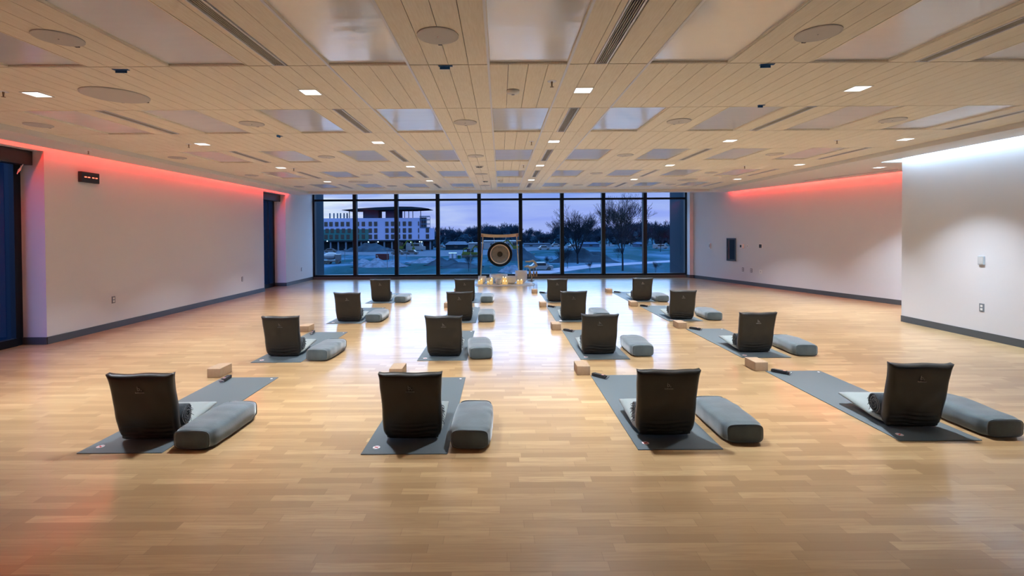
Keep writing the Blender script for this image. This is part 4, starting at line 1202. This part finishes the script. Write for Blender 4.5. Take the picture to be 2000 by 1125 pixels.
# ------------------------------------------------------------------ trees
def tree_mesh(name, height, spread, depth, seed, trunk_r, split=(2, 3), trunk_frac=.28, twig_r=.018, curl=.35):
    rnd = random.Random(seed); bm = B()
    def branch(p, d, ln, r, lev):
        steps = 3 if lev < 3 else 2
        pts = [p]; q = p; dd = d.copy()
        for s in range(steps):
            dd = (dd + Vector((rnd.uniform(-1, 1), rnd.uniform(-1, 1), rnd.uniform(-.4, .8))) * (.13 if lev else .03)).normalized()
            q = q + dd * (ln / steps); pts.append(q)
        r1 = max(r * (.82 if lev == 0 else .66), twig_r)
        tube(bm, pts, [r + (r1 - r) * i / steps for i in range(steps + 1)], 6 if lev < 2 else (4 if lev < 4 else 3), False)
        if lev >= depth: return
        n = rnd.randint(*split) if lev else rnd.randint(4, 5)
        base = rnd.uniform(0, 2 * PI)
        for k in range(n):
            a = base + 2 * PI * k / n + rnd.uniform(-.5, .5)
            side = Vector((math.cos(a), math.sin(a), 0)); side = (side - dd * side.dot(dd)).normalized()
            tilt = rnd.uniform(.35, .75) * (spread if lev < 2 else 1.0)
            nd = (dd * math.cos(tilt) + side * math.sin(tilt)); nd.z += curl * .35; nd.normalize()
            st = pts[-1] if k % 2 == 0 or lev == 0 else pts[-2]
            branch(st, nd, (ln * rnd.uniform(.60, .84)) if lev else height * rnd.uniform(.24, .32), r1 * rnd.uniform(.55, .8), lev + 1)
        if lev: branch(pts[-1], dd, ln * .80, r1 * .8, lev + 1)
        else: branch(pts[-1], dd, height * .26, r1 * .9, lev + 1)
    branch(Vector((0, 0, 0)), Vector((0, 0, 1)), height * trunk_frac, trunk_r, 0)
    zmax = max(v.co.z for v in bm.verts)
    xform(bm, Matrix.Scale(height / zmax, 4, ))
    me = bpy.data.meshes.new(name); bm.to_mesh(me); bm.free(); me.materials.append(M_BARK)
    return me
def place_tree(me, px, py, scale, lb, rz=0, name='bare_tree', grp=None):
    x, y = gp(px, py); o = bpy.data.objects.new(name, me); o.location = (x, y, GZ - .05); o.rotation_euler = (0, 0, rz); o.scale = (scale,) * 3
    link(o); tag(o, lb, 'tree', grp); return o
BIG = tree_mesh('bare_tree', 14.8, 1.1, 6, 11, .24, split=(2, 3), twig_r=.024, curl=.6)
BIG2 = tree_mesh('bare_tree', 14.0, 1.0, 6, 23, .30, split=(2, 3), trunk_frac=.20, twig_r=.026, curl=.7)
SM = tree_mesh('bare_tree', 8.0, .8, 5, 5, .10, trunk_frac=.2, twig_r=.016)
SM2 = tree_mesh('bare_tree', 8.0, .7, 5, 9, .10, trunk_frac=.15, twig_r=.02)
place_tree(BIG, 1216, 529, .96, 'tallest bare tree, with branches reaching above the window transom', .4)
place_tree(BIG2, 1128, 515, .93, 'wide bare tree left of the tallest one', 1.1)
place_tree(SM2, 1290, 492, 1.35, 'bare tree seen in the rightmost window bay', .2)
place_tree(SM, 1207, 508, .42, 'small leaning bare tree beside the trunk of the tallest one', 2.0)
place_tree(SM, 1096, 533, .55, 'young bare sapling by the mullion left of the wide tree', .9)
place_tree(SM, 1108, 524, .55, 'thin bare sapling at the near edge of the path', 3.9)
place_tree(SM2, 1152, 531, .24, 'twiggy shrub beside the path under the wide tree', 3.9, 'bare_shrub')
place_tree(SM2, 1068, 522, .30, 'pale twiggy shrub beyond the chime stand', 1.9, 'bare_shrub')
place_tree(SM2, 1280, 534, .26, 'twiggy shrub low in the rightmost window bay', .9, 'bare_shrub')
place_tree(SM, 915, 530, .38, 'young bare sapling beside the mullion left of the gong', .5)
# woods along the horizon: many individual trees
rnd = random.Random(77)
FAR = [tree_mesh('bare_tree', 13, .8, 4, 31 + k, .28, split=(3, 4), trunk_frac=.12, twig_r=.10) for k in range(3)]
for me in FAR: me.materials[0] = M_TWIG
def bush_mesh(seed):
    bm = B(); r2 = random.Random(seed)
    for k in range(7):
        c = Vector((r2.uniform(-2.6, 2.6), r2.uniform(-1.5, 1.5), r2.uniform(2.0, 6.0)))
        R = r2.uniform(1.8, 3.0)
        vb = bmesh.ops.create_icosphere(bm, subdivisions=3, radius=R, matrix=Matrix.Translation(c))['verts']
        for v in vb:
            n = noise.noise(v.co * 1.1 + Vector((seed, 0, 0))) + .5 * noise.noise(v.co * 3.1)
            v.co += (v.co - c).normalized() * n * .9
            v.co.z = max(v.co.z, 0)
    me = bpy.data.meshes.new('dense_tree'); bm.to_mesh(me); bm.free(); me.materials.append(M_EVER); return me
BU = [bush_mesh(3), bush_mesh(8), bush_mesh(14)]
acc_v, acc_f, acc_m = [], [], []
def add_tree(me, px, py, sc, rz, mi):
    x, y = gp(px, py); c, sn = math.cos(rz) * sc, math.sin(rz) * sc; o = len(acc_v)
    acc_v.extend([(x + c * v.co.x - sn * v.co.y, y + sn * v.co.x + c * v.co.y, GZ - .05 + sc * v.co.z) for v in me.vertices])
    acc_f.extend([tuple(o + i for i in p.vertices) for p in me.polygons]); acc_m.extend([mi] * len(me.polygons))
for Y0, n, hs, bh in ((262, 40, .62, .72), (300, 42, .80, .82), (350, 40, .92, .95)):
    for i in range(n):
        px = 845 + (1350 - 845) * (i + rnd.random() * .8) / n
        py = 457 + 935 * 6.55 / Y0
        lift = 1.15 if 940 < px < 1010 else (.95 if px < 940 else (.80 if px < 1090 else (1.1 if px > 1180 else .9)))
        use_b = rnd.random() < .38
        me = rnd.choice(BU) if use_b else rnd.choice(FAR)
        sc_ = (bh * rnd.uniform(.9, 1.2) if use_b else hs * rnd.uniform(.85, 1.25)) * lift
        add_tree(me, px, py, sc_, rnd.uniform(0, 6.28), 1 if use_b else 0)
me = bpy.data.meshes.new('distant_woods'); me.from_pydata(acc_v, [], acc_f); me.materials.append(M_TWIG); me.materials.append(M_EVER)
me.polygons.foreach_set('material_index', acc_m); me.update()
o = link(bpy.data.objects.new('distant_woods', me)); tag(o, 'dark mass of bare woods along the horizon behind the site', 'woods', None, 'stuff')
for (px, s, lb) in ((848, 1.0, 'dark tree right beside the right end of the building'),):
    place_tree(BU[0], px, 483, s, lb, px, 'woodland_tree')
